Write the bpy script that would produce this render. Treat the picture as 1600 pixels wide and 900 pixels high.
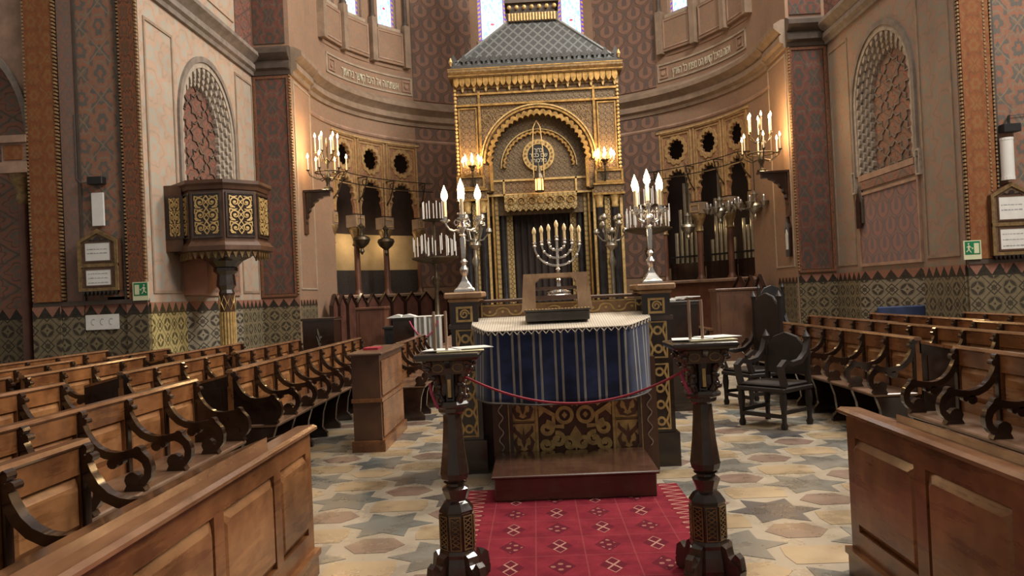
import bpy, bmesh, math, random
from mathutils import Vector, Matrix
from mathutils.geometry import tessellate_polygon
random.seed(7)
PI = math.pi
for o in list(bpy.data.objects): bpy.data.objects.remove(o)
SC = bpy.context.scene
COL = SC.collection

# ------------------------------------------------------------------ camera
FPX, HOR, ROLL, VPX = 1200.0, 460.0, .046, 835.0
_a = math.atan((VPX-800)/FPX); _p = math.atan((HOR-450)/FPX)
_F0 = Vector((-math.sin(_a), math.cos(_a), 0)); _R0 = Vector((math.cos(_a), math.sin(_a), 0)); _Z = Vector((0, 0, 1))
CF = _F0*math.cos(_p)+_Z*math.sin(_p); _U0 = -_F0*math.sin(_p)+_Z*math.cos(_p)
CR = _R0*math.cos(ROLL)-_U0*math.sin(ROLL); CU = _R0*math.sin(ROLL)+_U0*math.cos(ROLL)
EYE = Vector((0, 0, 1.6))
cd = bpy.data.cameras.new('camera'); cam = bpy.data.objects.new('camera', cd); COL.objects.link(cam)
cam.matrix_world = Matrix(((CR.x, CU.x, -CF.x, 0), (CR.y, CU.y, -CF.y, 0), (CR.z, CU.z, -CF.z, 1.6), (0, 0, 0, 1)))
cd.sensor_width = 36; cd.lens = 36*FPX/1600; cd.clip_start = .05; cd.clip_end = 200
SC.camera = cam
def ray(x, y): return CF*FPX+CR*(x-800)-CU*(y-450)
def aty(x, y, Y): d = ray(x, y); return EYE+d*(Y/d.y)          # a pixel's point on the plane y = Y
def atx(x, y, X): d = ray(x, y); return EYE+d*(X/d.x)          # ... on the plane x = X
def atz(x, y, z): d = ray(x, y); return EYE+d*((z-1.6)/d.z)    # ... on the level z

# ------------------------------------------------------------------ light and exposure
SC.view_settings.view_transform = 'Standard'; SC.view_settings.look = 'None'
SC.view_settings.exposure = 0.0; SC.view_settings.gamma = 1.0
w = bpy.data.worlds.new('world'); SC.world = w; w.use_nodes = True
w.node_tree.nodes['Background'].inputs[0].default_value = (1.0, .89, .77, 1)
w.node_tree.nodes['Background'].inputs[1].default_value = .25
def area(name, loc, target, sx, sy, power, col):
    l = bpy.data.lights.new(name, 'AREA'); l.shape = 'RECTANGLE'; l.size = sx; l.size_y = sy; l.energy = power; l.color = col
    o = bpy.data.objects.new(name, l); COL.objects.link(o); o.location = loc
    o.rotation_euler = (Vector(target)-Vector(loc)).to_track_quat('-Z', 'Y').to_euler(); return o
area('nave_dome_daylight', (1.5, 7, 15), (0.3, 8, 0), 8, 8, 900, (1, .92, .82))
area('nave_window_daylight', (9, 6, 11), (-4, 6, 0), 4, 3, 1500, (1, .92, .82))
area('gallery_window_daylight', (6.2, 14.6, 13.6), (-6.4, 13.6, 3.5), 3, 2, 1600, (1, .93, .82))
area('apse_fill', (0.3, 15.5, 13.8), (0.3, 22.5, 5), 6, 2.5, 260, (1, .83, .66))  # fill light added to brighten the apse, not an actual opening
def point(name, loc, power, col=(1, .62, .28), r=.06):
    l = bpy.data.lights.new(name, 'POINT'); l.energy = power; l.color = col; l.shadow_soft_size = r
    o = bpy.data.objects.new(name, l); COL.objects.link(o); o.location = loc; return o

# ------------------------------------------------------------------ materials
class E:
    def __init__(s, nt, k): s.nt = nt; s.k = k
    def op(s, o, *a, clamp=False):
        n = s.nt.nodes.new('ShaderNodeMath'); n.operation = o; n.use_clamp = clamp
        for i, x in enumerate((s,)+a):
            if isinstance(x, E): s.nt.links.new(x.k, n.inputs[i])
            else: n.inputs[i].default_value = x
        return E(s.nt, n.outputs[0])
    def __add__(s, o): return s.op('ADD', o)
    def __sub__(s, o): return s.op('SUBTRACT', o)
    def __mul__(s, o): return s.op('MULTIPLY', o)
    def __truediv__(s, o): return s.op('DIVIDE', o)
    def sin(s): return s.op('SINE')
    def cos(s): return s.op('COSINE')
    def abs(s): return s.op('ABSOLUTE')
    def fr(s): return s.op('FRACT')
    def fl(s): return s.op('FLOOR')
    def lt(s, o): return s.op('LESS_THAN', o)
    def gt(s, o): return s.op('GREATER_THAN', o)
    def mn(s, o): return s.op('MINIMUM', o)
    def mx(s, o): return s.op('MAXIMUM', o)
    def pw(s, o): return s.op('POWER', o)
    def ss(s, a, b):
        n = s.nt.nodes.new('ShaderNodeMapRange'); n.interpolation_type = 'SMOOTHSTEP'
        s.nt.links.new(s.k, n.inputs[0]); n.inputs[1].default_value = a; n.inputs[2].default_value = b
        return E(s.nt, n.outputs[0])
MATS = {}
def rgba(c): return (c[0], c[1], c[2], 1)
def newmat(name, rough=.6, metal=0., spec=.5, coat=0.):
    m = bpy.data.materials.new(name); m.use_nodes = True; nt = m.node_tree
    b = nt.nodes['Principled BSDF']; b.inputs['Roughness'].default_value = rough; b.inputs['Metallic'].default_value = metal
    b.inputs['Specular IOR Level'].default_value = spec; b.inputs['Coat Weight'].default_value = coat; b.inputs['Coat Roughness'].default_value = .12
    MATS[name] = m; return m, nt, b
def uvn(nt):
    t = nt.nodes.new('ShaderNodeUVMap'); t.uv_map = 'UVMap'; s = nt.nodes.new('ShaderNodeSeparateXYZ'); nt.links.new(t.outputs[0], s.inputs[0])
    return E(nt, s.outputs[0]), E(nt, s.outputs[1]), t.outputs[0]
def mixc(nt, f, a, b, blend='MIX'):
    n = nt.nodes.new('ShaderNodeMix'); n.data_type = 'RGBA'; n.blend_type = blend
    for i, x in ((0, f), (6, a), (7, b)):
        if isinstance(x, E): nt.links.new(x.k, n.inputs[i])
        elif isinstance(x, bpy.types.NodeSocket): nt.links.new(x, n.inputs[i])
        elif isinstance(x, (int, float)): n.inputs[i].default_value = x
        else: n.inputs[i].default_value = rgba(x)
    return n.outputs[2]
def noise(nt, vec, scale, detail=3., rough=.6, sx=1, sy=1, sz=1):
    mp = nt.nodes.new('ShaderNodeMapping'); mp.inputs['Scale'].default_value = (sx, sy, sz); nt.links.new(vec, mp.inputs[0])
    n = nt.nodes.new('ShaderNodeTexNoise'); n.inputs['Scale'].default_value = scale; n.inputs['Detail'].default_value = detail; n.inputs['Roughness'].default_value = rough
    nt.links.new(mp.outputs[0], n.inputs['Vector']); return E(nt, n.outputs[0])
def objvec(nt):
    g = nt.nodes.new('ShaderNodeNewGeometry'); return g.outputs['Position']
def bump(nt, b, h, strength=.3, dist=.01):
    n = nt.nodes.new('ShaderNodeBump'); n.inputs['Strength'].default_value = strength; n.inputs['Distance'].default_value = dist
    nt.links.new(h.k, n.inputs['Height']); nt.links.new(n.outputs[0], b.inputs['Normal'])
def plain(name, c, rough=.6, metal=0., var=.25, scale=6., spec=.5, coat=0., bmp=0.):
    m, nt, b = newmat(name, rough, metal, spec, coat)
    n = noise(nt, objvec(nt), scale, 4)
    k = mixc(nt, n.ss(.25, .75), tuple(x*(1-var) for x in c), tuple(min(1, x*(1+var)) for x in c))
    nt.links.new(k, b.inputs['Base Color'])
    if bmp: bump(nt, b, n, bmp)
    return m
def wood(name, c1, c2, rough=.35, coat=.2, axis='y', scale=3.):
    m, nt, b = newmat(name, rough, 0, .5, coat)
    st = {'x': (.12, 1, 1), 'y': (1, .12, 1), 'z': (1, 1, .12)}[axis]
    v = objvec(nt)
    n = noise(nt, v, scale*4, 5, .65, *st); n2 = noise(nt, v, scale*.9, 4, .6)
    g = n*.35+n2*.9+((n*30.).sin())*.035
    nt.links.new(mixc(nt, g.ss(.40, 1.0), c1, c2), b.inputs['Base Color'])
    r = n.ss(.2, .8)*.15+(rough-.07); nt.links.new(r.k, b.inputs['Roughness'])
    return m
def emis(name, c, s, base=(.8, .8, .8)):
    m, nt, b = newmat(name, .5); b.inputs['Base Color'].default_value = rgba(base)
    b.inputs['Emission Color'].default_value = rgba(c); b.inputs['Emission Strength'].default_value = s; return m

def paint(name, bg, c1, c2, line, p=.5, q=.8, border=None, lw=.05, rough=.75, su=1.):
    """painted damask: staggered lotus flowers in a diamond net"""
    m, nt, b = newmat(name, rough, 0, .3)
    u, v, vec = uvn(nt)
    if su != 1: u = u*su
    a = ((u/p).fr()-.5).abs()*2.
    bb = (v/q).fr(); t2 = ((bb-.5).abs()*2.)
    def flower(x, y, n, ph):
        r = (x*x+y*y).op('SQRT'); fi = y.op('ARCTAN2', x)
        return r*((fi*(n*.5)+ph).cos().abs()*-.42+1.25)
    a = a+(noise(nt, vec, 7., 2)-.5)*.22; bb = bb+(noise(nt, vec, 5., 2)-.5)*.12
    k1 = flower(a, (bb-.5)*1.7, 7., 0.); k2 = flower(a*-1.+1., (((bb+.5).fr())-.5)*1.7, 5., 0.)
    k = k1.mn(k2*1.15)
    net = (a+t2-1.).abs()
    wob = ((a*9.).sin()*(bb*18.).sin())*.06
    col = mixc(nt, (k+wob).lt(.80), bg, c2)
    col = mixc(nt, (k+wob).lt(.66), col, c1)
    col = mixc(nt, ((k-wob)-.47).abs().lt(.04), col, line)
    col = mixc(nt, (k-wob).lt(.30), col, c2)
    col = mixc(nt, k.lt(.13), col, c1)
    lf = ((a*14.).sin()*((bb*2.*PI*3.)+a*5.).cos()).gt(.55)
    col = mixc(nt, lf*.75*((k).gt(.84)), col, c1)
    col = mixc(nt, net.lt(lw*1.3), col, line)
    n = noise(nt, vec, 9., 5, .7)
    col = mixc(nt, n.ss(.35, .75)*.5, col, bg)
    n2 = noise(nt, vec, 1.3, 3)
    col = mixc(nt, n2.ss(.35, .8)*.35, col, tuple(x*.55 for x in bg))
    nt.links.new(col, b.inputs['Base Color']); bump(nt, b, n, .15, .004)
    return m
def scales(name, bg, c1, c2, p=.3, rough=.75, su=1.):
    """rows of overlapping heart shaped leaves"""
    m, nt, b = newmat(name, rough, 0, .3); u, v, vec = uvn(nt)
    if su != 1: u = u*su
    hgt = p*.62; r = (v/hgt).fl(); odd = (r*.5).fr()
    a = ((u/p+odd).fr()-.5).abs()*2.; bb = (v/hgt).fr()
    wd = bb.pw(.55)*((bb*-1.+1.).pw(.5))*1.75
    col = mixc(nt, a.lt(wd), bg, c1)
    col = mixc(nt, a.lt(wd*.32)*bb.gt(.3), col, c2)
    col = mixc(nt, (a-wd).abs().lt(.07), col, tuple(x*.6 for x in bg))
    a2 = a*-1.+1.; col = mixc(nt, a2.lt(wd*.35)*bb.gt(.4), col, c2)
    n = noise(nt, vec, 10., 5, .7); col = mixc(nt, n.ss(.3, .7)*.5, col, bg)
    nt.links.new(col, b.inputs['Base Color']); bump(nt, b, n, .15, .004); return m
def dado(name, bg, fg, top, tri=(.30, .13, .09), cell=.26, su=1., trih=.18):
    """painted tile dado: stars in circles, topped by a row of triangles"""
    m, nt, b = newmat(name, .6, 0, .4); u, v, vec = uvn(nt)
    if su != 1: u = u*su
    cu = (u/cell).fl(); cv = ((v-top)/cell).fl()
    par = ((cu+cv)*.5).fr().gt(.25)
    a = ((u/cell).fr()-.5).abs(); c = (((v-top)/cell).fr()-.5).abs()
    r = (a*a+c*c).op('SQRT')
    star = (a.pw(.62)+c.pw(.62)).lt(.62)
    big = mixc(nt, r.lt(.49), fg, bg)
    big = mixc(nt, (r-.455).abs().lt(.02), big, fg)
    big = mixc(nt, star, big, fg); big = mixc(nt, r.lt(.07), big, bg)
    dm = a+c
    sm = mixc(nt, (dm-.42).abs().lt(.055), fg, bg); sm = mixc(nt, dm.lt(.20), sm, bg); sm = mixc(nt, dm.lt(.08), sm, fg); sm = mixc(nt, (a-c).abs().lt(.04), sm, bg)
    col = mixc(nt, par, big, sm)
    t = ((u/.245).fr()-.5).abs()*2.
    hh = (v-(top-trih))/trih
    z = mixc(nt, t.lt(hh), tuple(x*.35 for x in bg), tri)
    col = mixc(nt, v.gt(top-trih), col, z)
    col = mixc(nt, (v-(top-trih)).abs().lt(.012), col, tuple(x*.5 for x in bg))
    n = noise(nt, vec, 14., 5, .7); col = mixc(nt, n.ss(.3, .75)*.45, col, tuple(x*.7+y*.3 for x, y in zip(bg, fg)))
    nt.links.new(col, b.inputs['Base Color']); return m

wood('wood_pew', (.085, .030, .011), (.34, .142, .050), .30, .2)
wood('wood_pew_x', (.12, .046, .016), (.42, .20, .078), .30, .2)
wood('wood_cap', (.13, .055, .024), (.32, .165, .085), .2, .6)
wood('wood_seat', (.09, .045, .025), (.22, .13, .08), .35, .3)
wood('wood_dark', (.012, .006, .004), (.04, .018, .011), .2, .6)
wood('wood_brown', (.06, .026, .014), (.13, .06, .03), .4, .1, 'z')
wood('wood_panel', (.085, .03, .016), (.17, .07, .04), .45, .1, 'z')
wood('wood_step', (.06, .026, .016), (.135, .064, .040), .22, .5, 'x')
wood('wood_oak', (.20, .11, .05), (.46, .29, .16), .5, 0, 'z')
wood('wood_stick', (.35, .22, .15), (.5, .35, .26), .5, 0, 'z')
wood('wood_old', (.05, .045, .04), (.16, .14, .12), .6, 0, 'x')
wood('wood_carved', (.03, .018, .012), (.09, .055, .04), .24, .6, 'z', 6)
plain('gold', (.40, .235, .075), .42, .7, .45, 8)
plain('gilt', (.54, .37, .15), .42, .35, .3, 14)
plain('gilt_dull', (.22, .14, .06), .5, .4, .4, 14)
plain('gilt_field', (.14, .085, .045), .6, .2, .35, 20)
plain('ark_wood', (.07, .045, .025), .5, .1, .4, 20)
plain('silver', (.70, .69, .67), .22, 1., .12, 12)
plain('silver_old', (.34, .32, .27), .35, .9, .3, 14)
plain('bronze', (.09, .07, .045), .4, .7, .3, 14)
plain('iron', (.035, .03, .025), .5, .6, .3, 10)
plain('pipe_metal', (.50, .44, .32), .35, .8, .15, 5)
plain('wood_black', (.016, .010, .008), .5, 0, .4)
plain('black', (.012, .011, .012), .5, 0, .3)
plain('marble_black', (.018, .017, .02), .18, 0, .4)
plain('candle_wax', (.80, .68, .48), .5, 0, .08)
plain('candle_white', (.75, .74, .70), .5, 0, .08)
plain('bulb_glass', (.78, .66, .42), .2, 0, .1)
emis('flame', (1, .70, .34), 26, (1, .8, .5))
emis('lamp_amber', (1, .45, .12), 4, (.5, .2, .05))
plain('paper', (.70, .69, .66), .7, 0, .06)
plain('paper_yellow', (.66, .60, .36), .7, 0, .1)
plain('ink', (.09, .09, .10), .8)
plain('ink_grey', (.32, .33, .34), .8)
plain('sign_green', (.005, .17, .065), .5, 0, .08)
plain('sign_cream', (.62, .64, .42), .5, 0, .06)
plain('letter_gilt', (.62, .58, .44), .6, .1, .15)
plain('rope_red', (.30, .018, .035), .7, 0, .2, 30)
plain('rope_pink', (.42, .06, .12), .7, 0, .2, 30)
plain('blue_cloth', (.018, .03, .08), .85, 0, .3)
plain('white_plastic', (.72, .71, .68), .4, 0, .04)
plain('salmon', (.40, .20, .13), .8, 0, .12, 3)
plain('stone_trim', (.26, .185, .13), .7, 0, .2, 4, bmp=.1)
plain('stone_light', (.36, .285, .21), .7, 0, .18, 4, bmp=.1)
plain('stone_pink', (.33, .21, .15), .75, 0, .25, 3, bmp=.1)
plain('trim_dark', (.07, .05, .038), .6, 0, .25, 5)
plain('trim_grey', (.19, .155, .13), .7, 0, .25, 5)
plain('muqarnas', (.33, .28, .23), .75, 0, .25, 10)
plain('bead_brown', (.26, .165, .08), .6, .1, .4, 12)
plain('frame_gilt', (.42, .27, .12), .55, .1, .25, 9)
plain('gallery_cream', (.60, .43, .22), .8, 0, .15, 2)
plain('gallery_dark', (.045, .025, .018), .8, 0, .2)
plain('lattice_dark', (.05, .04, .035), .7, 0, .4, 30)
plain('curtain', (.022, .014, .012), .9, 0, .3)
plain('stall_red', (.11, .042, .03), .6, 0, .3, 4)
plain('seat_leather', (.02, .014, .012), .45, 0, .3)
plain('roof_lead', (.17, .18, .18), .5, .3, .3, 20)
plain('roof_net', (.06, .06, .058), .6, .2, .3, 20)

BROWN = (.20, .135, .095)
paint('paint_orange', (.27, .095, .032), (.225, .075, .028), (.23, .115, .045), (.15, .065, .028), .5, .62, lw=.015)
paint('paint_brown', (.15, .07, .035), (.24, .08, .04), (.12, .075, .045), (.07, .04, .025), .40, .6, lw=-1)
paint('paint_panel', (.185, .14, .105), (.31, .13, .08), (.12, .115, .105), (.25, .185, .13), .66, .80, lw=.03)
paint('paint_pink', (.21, .15, .125), (.25, .125, .09), (.16, .125, .11), (.17, .12, .1), .34, .5)
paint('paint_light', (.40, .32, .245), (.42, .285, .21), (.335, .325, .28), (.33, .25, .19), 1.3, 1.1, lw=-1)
paint('paint_light_shaded', (.29, .22, .165), (.315, .195, .145), (.235, .215, .175), (.24, .18, .135), 1.3, 1.1, lw=-1)  # darker copy of paint_light, this wall's weaker light put into the colours
paint('paint_dark', (.09, .055, .042), (.15, .05, .036), (.062, .058, .05), (.13, .09, .066), .7, 1.05, lw=.015)
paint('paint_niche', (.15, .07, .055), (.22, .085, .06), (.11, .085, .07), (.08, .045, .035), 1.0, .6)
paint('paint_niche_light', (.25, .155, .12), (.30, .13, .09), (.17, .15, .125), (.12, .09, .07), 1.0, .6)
scales('scale_pink', (.23, .16, .15), (.31, .165, .14), (.165, .135, .145), .56, su=1.)
scales('scale_apse', (.165, .10, .075), (.26, .145, .105), (.12, .088, .078), .62)
paint('apse_plaster', (.30, .20, .135), (.32, .185, .12), (.255, .18, .13), (.265, .18, .12), .7, .8, lw=.01)
paint('bay_paint', (.34, .21, .12), (.30, .12, .065), (.27, .17, .10), (.38, .26, .14), .8, .62, lw=.02)
DT = 1.745
dado('dado_near', (.032, .024, .016), (.185, .145, .082), DT)  # beige toned down, shadow on the end wall put into the colour
dado('dado_pier', (.03, .022, .015), (.20, .155, .085), DT)
dado('dado_lit', (.07, .055, .02), (.46, .37, .16), DT)  # brighter copy of the dado, daylight on this strip put into its colours
dado('dado_bay', (.035, .03, .025), (.27, .24, .18), DT, su=.42)
dado('dado_shaded', (.032, .026, .018), (.20, .165, .10), DT)  # darker copy of the dado, shade put into its colours

def floor_mat(name, c, var=.3):
    m, nt, b = newmat(name, .22, 0, .5); v = objvec(nt)
    n = noise(nt, v, 3.2, 6, .65); n2 = noise(nt, v, 22, 4, .7); n3 = noise(nt, v, 1.1, 2)
    col = mixc(nt, n.ss(.3, .7), tuple(x*(1-var) for x in c), tuple(min(1, x*(1+var)) for x in c))
    col = mixc(nt, n2.ss(.55, .8)*.35, col, (.33, .27, .2)); col = mixc(nt, n3.ss(.4, .7)*.22, col, (.36, .28, .18))
    nt.links.new(col, b.inputs['Base Color']); r = n.ss(.2, .8)*.2+.2; nt.links.new(r.k, b.inputs['Roughness']); bump(nt, b, n2, .06, .004); return m
floor_mat('floor_cream', (.305, .26, .20), .18)
floor_mat('tile_grey', (.135, .13, .115)); floor_mat('tile_slate', (.10, .11, .105)); floor_mat('tile_dark', (.06, .058, .062))
floor_mat('tile_brown', (.16, .105, .082)); floor_mat('tile_ochre', (.285, .21, .125), .25); floor_mat('tile_tan', (.34, .25, .15), .2)

def mat_cloth():
    m, nt, b = newmat('cloth_striped', .85, 0, .2); u, v, vec = uvn(nt)
    a = (u/.178).fr()
    s = (a-.30).abs().lt(.055).mx((a-.62).abs().lt(.055))
    n = noise(nt, vec, 60, 3, .6, 1, .05, 1); n2 = noise(nt, vec, 4, 3)
    bl = mixc(nt, n2.ss(.3, .7), (.009, .014, .04), (.018, .032, .095))
    gr = mixc(nt, n.ss(.3, .7), (.16, .155, .14), (.30, .29, .26))
    nt.links.new(mixc(nt, s, bl, gr), b.inputs['Base Color']); bump(nt, b, n, .2, .003)
    b.inputs['Sheen Weight'].default_value = .3
mat_cloth()
def mat_lace():
    m, nt, b = newmat('cloth_lace', .9, 0, .2); u, v, vec = uvn(nt)
    r = ((u/.022).fr()-.5).abs(); c = ((v/.06).fr()-.5).abs()
    n = noise(nt, vec, 40, 3)
    col = mixc(nt, r.ss(.2, .45), (.56, .50, .41), (.34, .30, .25)); col = mixc(nt, c.gt(.42), col, (.42, .37, .31)); col = mixc(nt, n.ss(.3, .7)*.3, col, (.44, .39, .32))
    nt.links.new(col, b.inputs['Base Color']); bump(nt, b, r, .5, .004)
mat_lace()
def mat_rug():
    m, nt, b = newmat('rug_red', .95, 0, .1); u, v, vec = uvn(nt)
    red = mixc(nt, noise(nt, vec, 5, 4).ss(.3, .7), (.13, .011, .02), (.22, .022, .034))
    p = .30; a = ((u/p).fr()-.5).abs(); c = (((v+.03)/.36).fr()-.5).abs()
    cu = (u/p).fl(); cv = ((v+.03)/.36).fl(); odd = ((cu+cv)*.5).fr().gt(.25)
    d = a*1.3+c
    dark = mixc(nt, d.lt(.36), red, (.085, .009, .017))
    ring = ((a*1.3-c).abs().lt(.035)*d.lt(.34)).mx((d-.34).abs().lt(.014)*(a.lt(c)))
    dot = ((u*70.).sin()*(v*70.).sin()).gt(.45).op('MULTIPLY', d.lt(.30))
    cream = (.42, .22, .17)
    A = mixc(nt, ring, dark, cream); B = mixc(nt, dot, dark, (.30, .13, .10))
    col = mixc(nt, odd, A, B)
    grid = a.gt(.485).mx(c.gt(.488)); col = mixc(nt, grid*.25, col, (.35, .12, .10))
    brd = (u+.85-.85).abs().gt(.69); z = (((v*9.).fr()-.5).abs()*.3+u.abs()-.83).abs().lt(.02)
    col = mixc(nt, brd, col, mixc(nt, z, (.15, .013, .02), cream))
    n = noise(nt, vec, 120, 2); col = mixc(nt, n.ss(.3, .7)*.45, col, (.15, .012, .022))
    nt.links.new(col, b.inputs['Base Color']); bump(nt, b, n, .4, .004)
mat_rug()
def mat_glass():
    m, nt, b = newmat('stained_glass', .3); u, v, vec = uvn(nt)
    n = noise(nt, vec, 5.5, 2); n2 = noise(nt, vec, 9, 1)
    col = mixc(nt, n.ss(.47, .6), (1, 1, .98), (.35, .72, .92)); col = mixc(nt, n2.ss(.66, .7), col, (.75, .95, .8))
    e = u.abs()                                    # u runs from -1 to 1 across each light, v in metres above the sill
    bd = e.gt(.74).mx(v.lt(.10))
    seg = ((v*7.+e*2.).fr()).gt(.5)
    bc = mixc(nt, seg, (.16, .03, .75), (.85, .42, .12)); bc = mixc(nt, e.gt(.93), bc, (.35, .45, .95))
    col = mixc(nt, bd, col, bc)
    d = ((u*u)*.07+(v-.62)*(v-.62)).op('SQRT'); col = mixc(nt, d.lt(.035), col, (.75, .02, .12))
    lead = (e-.74).abs().lt(.03).mx((v-.10).abs().lt(.01)); col = mixc(nt, lead, col, (.25, .06, .5))
    st = E(nt, mixc(nt, bd.mx(lead), (1.25, 1.25, 1.25), (.8, .8, .8)))
    b.inputs['Base Color'].default_value = (.1, .1, .1, 1)
    nt.links.new(col, b.inputs['Emission Color']); nt.links.new(st.k, b.inputs['Emission Strength'])
mat_glass()
def mat_net():
    m, nt, b = newmat('roof_tiles', .5, .3); u, v, vec = uvn(nt)
    a = ((u+v)/.26).fr(); c = ((u-v)/.26).fr()
    l = (a-.5).abs().gt(.38).mx((c-.5).abs().gt(.38))
    nt.links.new(mixc(nt, l, (.045, .048, .05), (.12, .125, .125)), b.inputs['Base Color']); bump(nt, b, l, .6, .02)
mat_net()
def mat_fretwork(name, bg, fg, p):
    m, nt, b = newmat(name, .5, .3); u, v, vec = uvn(nt)
    a = ((u/p).fr()-.5).abs()*2.; c = ((v/p).fr()-.5).abs()*2.
    f = (a*7.+(c*5.).sin()*1.4).sin()*(c*7.+(a*5.).sin()*1.4).sin()
    n = noise(nt, vec, 12, 4)
    nt.links.new(mixc(nt, n.ss(.3, .7)*.4, mixc(nt, f.ss(.0, .2), bg, fg), bg), b.inputs['Base Color']); bump(nt, b, f, .4, .008)
mat_fretwork('ark_fret', (.095, .058, .03), (.22, .138, .062), .17)
mat_fretwork('ark_fret_dark', (.085, .057, .033), (.175, .12, .06), .15)
mat_fretwork('carved_gold', (.10, .06, .025), (.50, .36, .14), .13)

# ------------------------------------------------------------------ geometry helpers
def origin(o):
    v = Vector((0, 0, 0))
    while o: v += o.location; o = o.parent
    return v
def tag(o, label=None, cat=None, group=None, kind=None):
    if label: o['label'] = label
    if cat: o['category'] = cat
    if group: o['group'] = group
    if kind: o['kind'] = kind
    return o
def thing(name, loc, label, cat, group=None, rz=0):
    o = bpy.data.objects.new(name, None); COL.objects.link(o); o.location = loc; o.rotation_euler = (0, 0, rz); o.empty_display_size = .1
    return tag(o, label, cat, group)
def inst(name, mesh, parent=None, loc=(0, 0, 0), rz=0):
    o = bpy.data.objects.new(name, mesh); COL.objects.link(o); o.parent = parent; o.location = loc; o.rotation_euler = (0, 0, rz); return o
def copy_tree(o, parent=None):
    c = o.copy(); COL.objects.link(c); c.parent = parent
    for ch in list(o.children): copy_tree(ch, c)
    return c
def arc(cx, cz, rx, rz, a0, a1, n): return [(cx+rx*math.cos(a0+(a1-a0)*i/n), cz+rz*math.sin(a0+(a1-a0)*i/n)) for i in range(n+1)]
def scallop(cx, cz, rx, rz, a0, a1, lobes, depth, per=5):
    n = lobes*per; out = []
    for i in range(n+1):
        t = i/n; k = 1+depth*abs(math.sin(PI*t*lobes)); a = a0+(a1-a0)*t
        out.append((cx+rx*k*math.cos(a), cz+rz*k*math.sin(a)))
    return out
class MB:
    def __init__(s, fn=None): s.v = []; s.l = []; s.f = []; s.fn = fn; s.M = Matrix(); s.jit = .0012
    def add(s, vs, fs):
        n = len(s.v)
        for p in vs:
            p = s.M @ Vector(p); s.l.append(p); s.v.append(Vector(s.fn(p)) if s.fn else p)
        s.f += [tuple(n+i for i in f) for f in fs]; return s
    def box(s, x0, x1, y0, y1, z0, z1):
        return s.add([(x, y, z) for x in (x0, x1) for y in (y0, y1) for z in (z0, z1)], [(0, 1, 3, 2), (4, 6, 7, 5), (0, 4, 5, 1), (2, 3, 7, 6), (0, 2, 6, 4), (1, 5, 7, 3)])
    def cbox(s, c, d): return s.box(c[0]-d[0]/2, c[0]+d[0]/2, c[1]-d[1]/2, c[1]+d[1]/2, c[2]-d[2]/2, c[2]+d[2]/2)
    def quad(s, a, b, c, d): return s.add([a, b, c, d], [(0, 1, 2, 3)])
    def band(s, x0, x1, z0, z1, nx, y=0.):
        vs = []; fs = []
        for i in range(nx+1): x = x0+(x1-x0)*i/nx; vs += [(x, y, z0), (x, y, z1)]
        for i in range(nx): fs.append((2*i, 2*i+2, 2*i+3, 2*i+1))
        return s.add(vs, fs)
    @staticmethod
    def P(plane, a, b, d): return {'xz': (a, d, b), 'yz': (d, a, b), 'xy': (a, b, d)}[plane]
    def prism(s, pts, d0, d1, plane='xz'):
        d0 -= random.random()*s.jit
        n = len(pts); vs = [s.P(plane, a, b, d0) for a, b in pts]+[s.P(plane, a, b, d1) for a, b in pts]
        return s.add(vs, [tuple(range(n)), tuple(range(2*n-1, n-1, -1))]+[(i, i+n, (i+1) % n+n, (i+1) % n) for i in range(n)])
    def plate(s, outer, holes, d0, d1, plane='xz'):
        loops = [outer]+holes; flat = [p for l in loops for p in l]
        tri = tessellate_polygon([[Vector((a, b, 0)) for a, b in l] for l in loops]); n = len(flat)
        vs = [s.P(plane, a, b, d0) for a, b in flat]+[s.P(plane, a, b, d1) for a, b in flat]
        fs = [tuple(t) for t in tri]+[tuple(i+n for i in reversed(t)) for t in tri]; k = 0
        for l in loops:
            m = len(l); fs += [(k+i, k+i+n, k+(i+1) % m+n, k+(i+1) % m) for i in range(m)]; k += m
        return s.add(vs, fs)
    def ring(s, a, b, d0, d1, plane='xz', closed=False):
        """solid strip between two outlines with as many points"""
        d0 -= random.random()*s.jit
        n = len(a); vs = [s.P(plane, *p, d) for d in (d0, d1) for q in (a, b) for p in q]; fs = []
        m = n if closed else n-1
        for i in range(m):
            j = (i+1) % n
            fs += [(i, j, n+j, n+i), (2*n+i, 3*n+i, 3*n+j, 2*n+j), (i, 2*n+i, 2*n+j, j), (n+i, n+j, 3*n+j, 3*n+i)]
        if not closed: fs += [(0, n, 3*n, 2*n), (n-1, 3*n-1, 4*n-1, 2*n-1)]
        return s.add(vs, fs)
    def stroke(s, pts, wd, d0, d1, plane='xz', closed=False):
        a = []; b = []; n = len(pts)
        for i in range(n):
            p0 = pts[i-1] if (i or closed) else pts[0]; p1 = pts[(i+1) % n] if (i < n-1 or closed) else pts[-1]
            dx, dz = p1[0]-p0[0], p1[1]-p0[1]; L = math.hypot(dx, dz) or 1; h = (wd[i] if isinstance(wd, (list, tuple)) else wd)/2
            a.append((pts[i][0]-dz/L*h, pts[i][1]+dx/L*h)); b.append((pts[i][0]+dz/L*h, pts[i][1]-dx/L*h))
        return s.ring(a, b, d0, d1, plane, closed)
    def disc(s, c, r, d0, d1, plane='xz', n=10): return s.prism([(c[0]+r*math.cos(2*PI*i/n), c[1]+r*math.sin(2*PI*i/n)) for i in range(n)], d0, d1, plane)
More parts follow.
